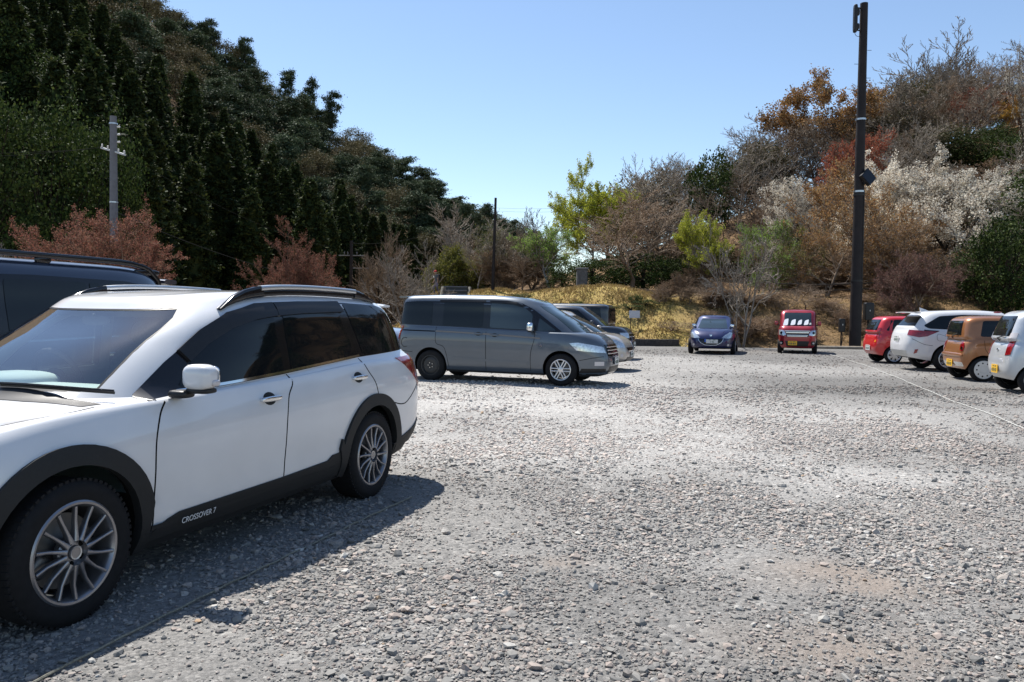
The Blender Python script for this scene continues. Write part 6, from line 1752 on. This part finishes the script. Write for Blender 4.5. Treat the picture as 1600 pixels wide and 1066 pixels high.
L = [
 # px, top, depth, width px, name, model, label
 (700, 322, 75, 95, 'bare_tree', th[0], 'thin grey bare tree below the ragged pine'),
 (722, 355, 66, 70, 'bare_tree', th[1], 'small bare tree on the bank behind the walker'),
 (745, 352, 60, 60, 'young_tree', bare_model(241, OG, .12, .6, M_BARK, M_BARK, **TH), 'young tree with a little olive foliage left of the slim pole'),
 (792, 345, 64, 75, 'bare_tree', th[2], 'bare twiggy tree just right of the slim wooden pole'),
 (815, 362, 56, 70, 'bare_tree', spb[0], 'brown twiggy tree under the yellow-green tree left side'),
 (838, 322, 70, 80, 'bare_tree', th[1], 'pale bare tree with the sky behind it left of the yellow-green tree'),
 (860, 348, 54, 95, 'leafy_tree', bare_model(242, LG, .12, 2.2, M_BARK, M_BARK, **TH), 'pale green leafing tree left of the yellow-green tree trunk'),
 (922, 263, 60, 118, 'yellow_green_tree', bare_model(283, YG, .13, 6.5, M_BARK, M_BARK, **{**SP, 'up': .16, 'trunk_h': .45, 'wig': .12}), 'tall yellow-green tree standing out against the sky'),
 (985, 292, 50, 190, 'budding_tree', bud[0], 'wide brown budding tree right of the yellow-green tree'),
 (1010, 258, 68, 120, 'bare_tree', spg[0], 'grey bare tree behind the wide brown budding tree'),
 (1060, 246, 72, 120, 'bare_tree', th[0], 'tall grey bare tree on the skyline left of the dark evergreen'),
 (1045, 330, 54, 120, 'budding_tree', bud[1], 'brown budding tree between the wide one and the lime bush'),
 (1108, 232, 66, 70, 'evergreen_tree', leafy_model(251, EVER, H=8, W=5, clumps=70, per=70, size=.2, low=.3), 'dark ivy-clad evergreen on the skyline'),
 (1150, 218, 72, 120, 'bare_tree', spg[1], 'grey bare tree right of the dark evergreen'),
 (1195, 205, 76, 120, 'bare_tree', th[2], 'bare tree on the skyline left of the high orange tree'),
 (1235, 182, 80, 130, 'bare_tree', spb[1], 'brown bare tree high on the slope behind the red maple'),
 (1103, 333, 50, 80, 'lime_bush', bare_model(244, YG, .10, 3.2, M_BARK, M_BARK, **{**SP, 'H': 6, 'trunk_h': .38}), 'lime green leafing tree low in the middle of the wood'),
 (1120, 300, 60, 140, 'bare_tree', spb[2], 'brown bare tree behind the lime green tree'),
 (1185, 300, 62, 140, 'bare_tree', spb[0], 'dense brown bare tree above the fresh green bush'),
 (1185, 350, 50, 90, 'leafy_tree', bare_model(245, LG, .11, 1.8, M_BARK, M_BARK, **SP), 'fresh green bush-like tree right of the lime green tree'),
 (1240, 352, 48, 100, 'leafy_tree', bare_model(246, OG, .11, 1.8, M_BARK, M_BARKB, **SP), 'olive green tree above the cherry red car'),
 (1300, 118, 80, 160, 'orange_tree', bare_model(247, OR, .17, 3.0, M_BARKB, M_BARKB, **SP), 'orange-brown tree high on the skyline left of the tall pole'),
 (1350, 150, 86, 100, 'orange_tree', bare_model(248, OR, .16, 2.0, M_BARKB, M_BARKB, **SP), 'thin orange tree on the skyline behind the tall pole'),
 (1303, 218, 66, 84, 'red_maple', bare_model(249, RD, .13, 2.2, M_BARKB, M_BARKB, **SP), 'scarlet leafing maple left of the tall pole'),
 (1240, 288, 58, 110, 'blossom_tree', bare_model(250, WB, .12, 3.0, M_BARKD, M_BARKB, **{**SP, 'up': .08}), 'small white blossoming cherry left of the tall pole'),
 (1325, 258, 50, 170, 'orange_tree', bare_model(252, OR, .11, 2.0, M_BARKB, M_BARKB, **SP), 'orange-brown leafing tree low behind the tall pole'),
 (1290, 330, 46, 130, 'orange_tree', bare_model(253, OR, .10, 1.5, M_BARKB, M_BARKB, **{**SP, 'up': .1}), 'low orange tree spreading above the cherry red car'),
 (1385, 238, 54, 150, 'blossom_tree', bare_model(254, WB, .12, 3.6, M_BARKD, M_BARKB, **{**SP, 'up': .10}), 'white cherry in bloom mixed with orange twigs just right of the tall pole'),
 (1490, 244, 49, 220, 'blossom_tree', bare_model(255, WB, .12, 6.5, M_BARKD, M_BARKB, **{**SP, 'up': .10, 'nb': (10, 7, 6, 4)}), 'large white cherry in full bloom, widest of the blossoming trees'),
 (1560, 268, 52, 110, 'blossom_tree', bare_model(256, WB, .11, 3.0, M_BARKD, M_BARKB, **{**SP, 'up': .10}), 'thin white cherry at the far right above the dark evergreen'),
 (1410, 330, 44, 110, 'orange_tree', bare_model(257, OR, .10, 1.0, M_BARKB, M_BARKB, **{**SP, 'up': .1}), 'orange twigged small tree above the bright red hatchback'),
 (1425, 400, 41, 95, 'mauve_bush', bare_model(258, PB, .07, 1.6, M_BARKB, M_BARKB, **bush), 'mauve-budded bush above the white crossover seen from behind'),
 (1500, 395, 43, 110, 'bare_bush', bare_model(259, None, .07, 1.6, M_BARKB, M_BARKB, **bush), 'brown bush below the large white cherry'),
 (1570, 330, 40, 100, 'evergreen_tree', leafy_model(260, EVER, H=6, W=4.5, clumps=90, per=80, size=.16, low=.02), 'dark evergreen shrub tree at the right edge'),
 (1525, 370, 42, 80, 'evergreen_tree', leafy_model(261, EVER, H=6, W=4.5, clumps=70, per=80, size=.16, low=.02), 'small dark evergreen left of the right edge one'),
 (1620, 290, 44, 120, 'evergreen_tree', evers[0], 'dark evergreen half outside the right edge'),
 (1400, 95, 92, 130, 'bare_tree', spg[0], 'bare grey tree on the hilltop right of the tall pole'),
 (1470, 78, 94, 130, 'bare_tree', th[1], 'tallest bare tree on the hilltop at the right'),
 (1530, 98, 94, 130, 'bare_tree', spg[1], 'bare tree on the hilltop towards the right edge'),
 (1598, 128, 92, 110, 'bare_tree', spb[2], 'bare brown tree on the hilltop cut by the right edge'),
 (1430, 128, 88, 120, 'broadleaf_tree', oaks[0], 'olive evergreen on the hilltop right of the tall pole'),
 (1500, 125, 88, 110, 'broadleaf_tree', oaks[1], 'olive evergreen under the tallest hilltop bare tree'),
 (1565, 140, 86, 110, 'broadleaf_tree', evers[1], 'dark evergreen crown on the right hilltop'),
 (1480, 148, 80, 80, 'red_maple', bare_model(262, RD, .14, 2.0, M_BARKB, M_BARKB, **SP), 'red leafing maple left of the pair high on the right hill'),
 (1545, 150, 78, 70, 'red_maple', bare_model(263, RD, .13, 2.0, M_BARKB, M_BARKB, **SP), 'red leafing maple right of the pair high on the right hill'),
 (1600, 148, 74, 80, 'amber_tree', bare_model(264, YL, .15, 2.2, M_BARKB, M_BARKB, **SP), 'amber leafing tree cut by the right edge'),
 (1595, 86, 60, 40, 'blossom_tree', bare_model(265, WB, .12, .5, M_BARKD, M_BARKB, **TH), 'thin blossom branches at the top right edge'),
 (1405, 175, 76, 130, 'broadleaf_tree', oaks[1], 'olive green tree above the white cherries beside the tall pole'),
 (1455, 200, 70, 120, 'broadleaf_tree', oaks[0], 'olive tree directly above the large white cherry'),
 (1530, 200, 68, 130, 'broadleaf_tree', evers[0], 'dark green tree above the large white cherry towards the right'),
 (1600, 205, 64, 130, 'broadleaf_tree', evers[1], 'dark green tree at the right edge below the amber one'),
 (1360, 215, 72, 100, 'bare_tree', spb[1], 'brown bare tree between the tall pole and the olive trees'),
 (1160, 345, 36.2, 120, 'lone_bare_tree', bare_model(266, None, .1, 1, M_BARKW, M_BARK, **{**SP, 'multi': 3, 'H': 6, 'r0': .12, 'nb': (6, 5, 4, 3)}), 'pale-limbed bare tree at the foot of the bank beside the blue hatchback'),
]
for px, yt, d, w, nm, md, lab in L:
    at(px, yt, d, nm, md, lab, wpx=w)
# dark evergreen undergrowth behind the front trees
under = [leafy_model(s, EVER, H=3.2, W=4.2, clumps=60, per=60, size=.15, low=.0) for s in (301, 302)]
underb = [bare_model(s, BUD, .06, .5, M_BARKB, M_BARKB, **bush) for s in (303, 304)]
for i, (px, yt, d, w) in enumerate(((925, 402, 50, 80), (960, 395, 52, 90), (1005, 398, 51, 90), (1040, 400, 52, 80), (880, 408, 53, 60), (1080, 395, 55, 90), (1130, 380, 58, 100))):
    at(px, yt, d, 'evergreen_shrub', under[i % 2], 'dark evergreen shrub in the shade behind the trees on the bank', wpx=w, group='dark shrubs behind the bank trees', cat='shrub')
for i, (px, yt, d, w) in enumerate(((830, 400, 58, 80), (770, 395, 60, 80), (730, 405, 64, 60), (1170, 385, 56, 100), (1230, 390, 54, 100), (1290, 395, 52, 100), (1340, 390, 52, 100), (1390, 380, 50, 100), (1450, 385, 49, 110), (1100, 400, 50, 70), (1520, 400, 46, 80), (1580, 400, 46, 80), (1210, 330, 66, 120), (1270, 300, 70, 120), (1330, 250, 74, 130), (1420, 270, 64, 120), (1500, 290, 60, 130), (1570, 250, 62, 130))):
    at(px, yt, d, 'brown_bush', underb[i % 2], 'brown twiggy bush in the undergrowth of the right-hand wood', wpx=w, group='brown bushes of the right-hand wood', cat='bush')
# more wood behind, filling the slope
rw = np.random.RandomState(9)
for k in range(50):
    px = rw.uniform(940, 1640); d = rw.uniform(58, 98)
    x = (px - 800) / 1260 * d
    md = [spb[0], spb[1], spg[0], spg[1], th[0], th[2], oaks[0]][rw.randint(7)]
    put('hillside_tree', md, x, d, 'bare brown-grey tree filling the wood on the right-hand hillside', 'bare trees of the right-hand hillside', H=rw.uniform(5.5, 8), Wd=rw.uniform(5, 8))

# the wood goes on beyond the right edge of the view
for k in range(34):
    px = rw.uniform(1650, 2700); d = rw.uniform(34, 80); x = (px - 800) / 1260 * d
    if d < float(foot(x)) + 3: continue
    put('hillside_tree', [spb[0], spb[1], spg[0], evers[0], oaks[0]][rw.randint(5)], x, d, 'tree of the right-hand hillside beyond the edge of the picture', 'trees beyond the right edge', H=rw.uniform(6, 9), Wd=rw.uniform(6, 9))
# low brambles and dry brush on the bank face
for k in range(40):
    px = rw.uniform(1040, 1420); s_ = rw.uniform(.4, 6.5); x = (px - 800) / 1260 * 39
    y = float(foot(x)) + s_
    put('bramble', [underb[0], underb[1], spb[0]][rw.randint(3)], x, y, 'low dry brown bramble on the shaded bank behind the blue and red cars', 'brambles on the bank', H=rw.uniform(.5, 1.5), Wd=rw.uniform(1.0, 2.4), cat='bush')
for k in range(7):
    px = rw.uniform(800, 1040); x = (px - 800) / 1260 * 40; y = float(foot(x)) + rw.uniform(3, 6.5)
    put('weed_clump', under[k % 2], x, y, 'small dark green weed clump on the sunny part of the bank', 'weed clumps on the bank', H=rw.uniform(.18, .45), Wd=rw.uniform(.7, 1.8), cat='plant')
